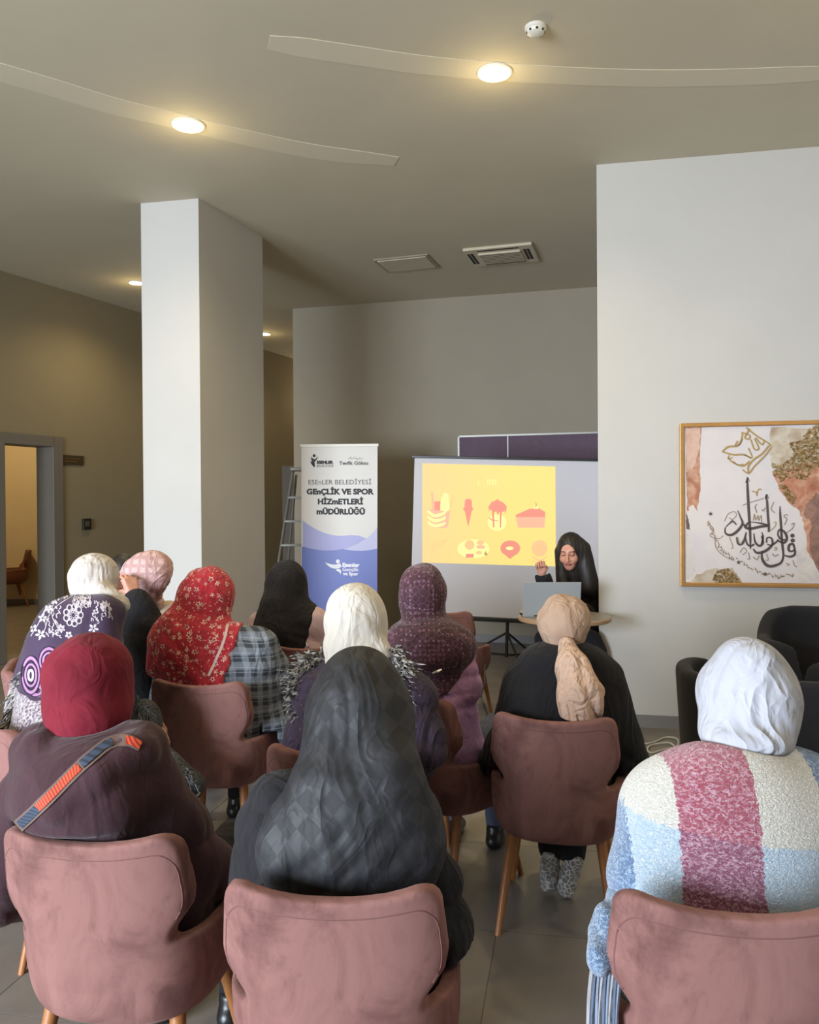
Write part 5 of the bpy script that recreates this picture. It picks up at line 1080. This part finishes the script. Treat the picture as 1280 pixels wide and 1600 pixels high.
tufts('sleeve_strands', slv(W(206, 1092, 3.38), W(228, 1140, 3.36), .022), GR, p9['root'], p9['base'], 300, .055, .003, rf2, .3); tufts('sleeve_strands', slv(W(270, 1205, 3.36), W(292, 1232, 3.34), .02), GR, p9['root'], p9['base'], 260, .045, .0028, rf2, .3)
ph = W(292, 1243, 3.28); po = empty('phone', ph, math.radians(-4), label='silver edged phone held low by the woman in paisley shawl', cat='phone')
MB().box(-.045, .045, -.035, .035, -.004, .004).build('case', plain('phone_edge', lin(190, 186, 172), .3, metal=.6), po, bevel=.003); MB().box(-.042, .042, -.032, .032, .0042, .0052).build('display', BLACKP, po)
# P10 dusty pink scarf, beige top
p10 = person('person in dusty pink printed headscarf and beige top, beside the pillar', (-1.38, 4.72), 35, W(228, 906, 4.28), BEIGET, DUSTY, BLK2, pitch=0, hy=75, res=.011, sh=(W(208, 972, 4.55), W(276, 966, 4.45)), srad=(.112, .122, .118), wrap=.07, infl=.016, sroll=0, neck=W(238, 950, 4.44), scarf_x=[ell(W(241, 893, 4.27), (.10, .10, .105), .5, k=.07)], sfold=lambda G: wrink(G, (.5, .1, .8), 45, .004, 1.2, 19))
# P11 black coat, hand at the cheek, dark hair
p11 = person('person in black coat with dark hair resting a hand near the cheek', (-1.66, 4.22), 35, W(196, 893, 4.62), BLK2, None, BLK2, pitch=5, hy=60, res=.011, sh=(W(165, 985, 4.25), W(214, 1000, 4.1)), el=(W(170, 1080, 4.2), W(240, 992, 4.02)), wr=(W(200, 1100, 4.3), W(214, 940, 4.06)), arm=.06, infl=.02, neck=W(188, 960, 4.45), hs=.8,
    coat_x=[ell(W(205, 1050, 4.08), (.15, .13, .22), .3, k=.05), cap(W(205, 985, 4.1), W(238, 1010, 4.04), .075, .07, k=.05), cap(W(236, 990, 4.03), W(218, 955, 4.05), .055, .04, k=.04), cap(W(235, 1000, 4.03), W(222, 1110, 4.05), .07, .07, k=.05)], hands={1: dict(dir=W(200, 915, 4.08)-W(210, 945, 4.06), n=(.7, -.6, .1), curl=.6, s=1.05)})
G = Grid(V3(W(196, 893, 4.62))-.16, V3(W(196, 893, 4.62))+.16, .01); c_ = V3(W(196, 893, 4.62)); f_ = G.union([ell(c_+(-.005, -.015, .022), (.074, .088, .082)), ell(c_+(0, -.06, -.05), (.06, .05, .08))])+wrink(G, (1, .3, 0), 120, .002, .6, 3)
HAIR = M('dark_hair'); HAIR.set(Roughness=.45); HAIR.col(HAIR.mix(HAIR.step(HAIR.noise(60, 2, .5, HAIR.scalev((1, 1, .1))), .3, .7), lin(30, 26, 25), lin(44, 38, 35))); HAIR.bump(HAIR.noise(220, 2, .5, HAIR.scalev((1, 1, .06))), .5, .004); HAIR = HAIR.m
v, fa = nets(f_, G.lo, .01); npobj('hair', v, fa, HAIR, p11['root'], p11['base'])
# chairs under the three people whose seats are hidden
chair((-1.38, 4.72), 35, 'mauve velvet chair under the woman in dusty pink scarf, hidden behind others'); chair((-1.72, 4.16), 70, 'mauve velvet chair under the person in black coat, hidden behind others')
# presenter
PY = 6.42; sx_ = W(905, 900, PY).x
hc = W(891, 863, 6.25)
p12 = person('person with long dark hair in black top looking down at the laptop', (sx_-.06, PY+.12), 180, hc, BLK, None, BLK, pitch=16, hy=203, res=.010, hres=.0032, seat_h=.62, hs=1.10, neck=W(903, 905, 6.36), infl=.016,
    sh=(W(925, 925, 6.36), W(880, 922, 6.34)), el=(W(930, 985, 6.30), W(862, 950, 6.22)), wr=(W(915, 955, 6.1), W(849, 902, 6.06)), kn=(W(925, 1000, 5.98)*1.0, W(850, 1000, 6.0)*1.0), foot=((sx_+.02, 6.0, .09), (sx_-.26, 6.0, .09)), hands={1: dict(dir=(-.10, -.1, .35), n=(.2, 1, .1), curl=1.15, s=1.0)},
    coat_x=[], leg_x=[cap((sx_-.28, 6.0, .55), (sx_-.30, 6.0, .15), .09, .09, k=.05), cap((sx_+.02, 6.0, .55), (sx_+.03, 6.0, .15), .09, .09, k=.05), cap((sx_-.2, 6.0, .5), (sx_, 6.0, .5), .1, k=.05)], coat_cut=lambda G: -cap(W(853, 912, 6.09), W(846, 890, 6.05), .05)[0](G.X, G.Y, G.Z), coat_name='black_top', kleg='long_skirt')
hcv = V3(hc); f2, r2 = fr(205); hf = np.array((f2.x, f2.y, 0)); hr = np.array((r2.x, r2.y, 0))
pr = [ell(hcv-.022*hf+.042*UP, (.098, .122, .112), math.radians(205), k=.03), cap(hcv+.088*hr-.035*hf+.0*UP, V3(W(880, 922, 6.27)), .038, .052, k=.05), cap(hcv-.092*hr-.03*hf+.02*UP, V3(W(922, 918, 6.24)), .06, .075, k=.06), cap(hcv-.07*hf-.02*UP, V3(W(908, 950, 6.44)), .09, .10, k=.06), cap(V3(W(922, 915, 6.3)), V3(W(925, 960, 6.32)), .07, .06, k=.05)]
G = gridfor(pr, .008); f_ = G.union(pr)+wrink(G, (1, .4, 0), 110, .0025, .8, 3); pc = hcv+.105*hf-.030*UP; f_ = smax(f_, -ell(pc, (.058, .085, .095), math.radians(205))[0](G.X, G.Y, G.Z), .01)
v, fa = nets(f_, G.lo, .008); npobj('hair', v, fa, HAIR, p12['root'], p12['base'])
chair((sx_-.06, PY+.10), 180, 'dining chair of the presenter behind the round table', recolor=rec)

# ------------------------------------------------------------------ bag strap over the plum coat, blanket fringe, scarf pin
tr1 = surf([(p1['coat'], p1['base'])])
st = [(219, 1166, 15), (200, 1158, 17), (172, 1162, 19), (140, 1186, 20), (110, 1214, 20), (80, 1244, 20), (55, 1268, 20), (30, 1290, 20)]
so1 = empty('bag_strap', p1['base'], label='orange and blue woven bag strap across the plum coat', cat='bag strap')
TAUPE = plain('strap_edge', lin(104, 84, 76), .8, bump=.3, bscale=400); ORG = M('strap_orange'); ORG.set(Roughness=.8); x = ORG.xyz(); ORG.col(ORG.mix(ORG.math('GREATER_THAN', ORG.math('SINE', ORG.math('MULTIPLY', ORG.math('ADD', x[2], x[0]), 620)), .1), lin(214, 82, 44), lin(150, 40, 34))); BLU = M('strap_blue'); BLU.set(Roughness=.8); x = BLU.xyz(); BLU.col(BLU.mix(BLU.math('GREATER_THAN', BLU.math('SINE', BLU.math('MULTIPLY', ORG.math('ADD', 0, 0) if False else x[2], 700)), .2), lin(52, 66, 86), lin(36, 42, 56)))
ribbon_on(tr1, st, 'webbing', TAUPE, so1, p1['base'], .002, .002)
def sub(P, i0, i1, w_): C = crom([p for p in P], 8); return [(c[0], c[1], w_) for c in C[i0:i1]]
ribbon_on(tr1, sub(st, 0, 12, 12)[::3], 'woven_orange', ORG.m, so1, p1['base'], .0045, .001); ribbon_on(tr1, sub(st, 15, 29, 12)[::3], 'woven_blue', BLU.m, so1, p1['base'], .0045, .001); ribbon_on(tr1, sub(st, 28, 47, 12)[::3], 'woven_orange', ORG.m, so1, p1['base'], .0045, .001); ribbon_on(tr1, sub(st, 46, 57, 13)[::3], 'woven_blue', BLU.m, so1, p1['base'], .0045, .001)
# hanging end of the blanket with its fringe
def hang():
    pr = [cap(W(985, 1395, 1.90), W(955, 1450, 1.78), .045, .04, k=.03), cap(W(955, 1450, 1.78), W(938, 1500, 1.70), .038, .03, k=.03), cap(W(992, 1420, 1.92), W(985, 1500, 1.88), .05, .04, k=.03)]
    G = gridfor(pr, .008); v, fa = nets(G.union(pr)+wrink(G, (1, 0, .2), 60, .004, 1, 3), G.lo, .008); m = BLKT
    npobj('blanket_end', v, fa, m, p3['root'], p3['base'])
    for k in range(9):
        x0 = 924+k*5.5; a = W(x0+8, 1478+abs(k-4)*3, 1.70); pts = [a, W(x0, 1530, 1.69), W(x0-3+random.uniform(-3, 3), 1600, 1.68), W(x0-2, 1680, 1.67)]
        mb = MB().tube(crom([tuple(p-Vector(p3['base'])) for p in pts], 5), .0055, 6); mb.build('fringe_cord', (cloth if k > 1 else cloth)('fringe%d' % k, *[(lin(160, 160, 164),), (lin(96, 108, 130),), (lin(134, 144, 160),)][k % 3]), p3['root'], True)
hang()
MB().tube([tuple(Vector(p)-Vector(p6['base'])) for p in (W(676, 1052, 3.27), W(684, 1049, 3.26), W(690, 1046, 3.27))], [.004, .006, .003], 6).build('brooch', plain('pearl', lin(236, 228, 232), .25, metal=.2), p6['root'], True)
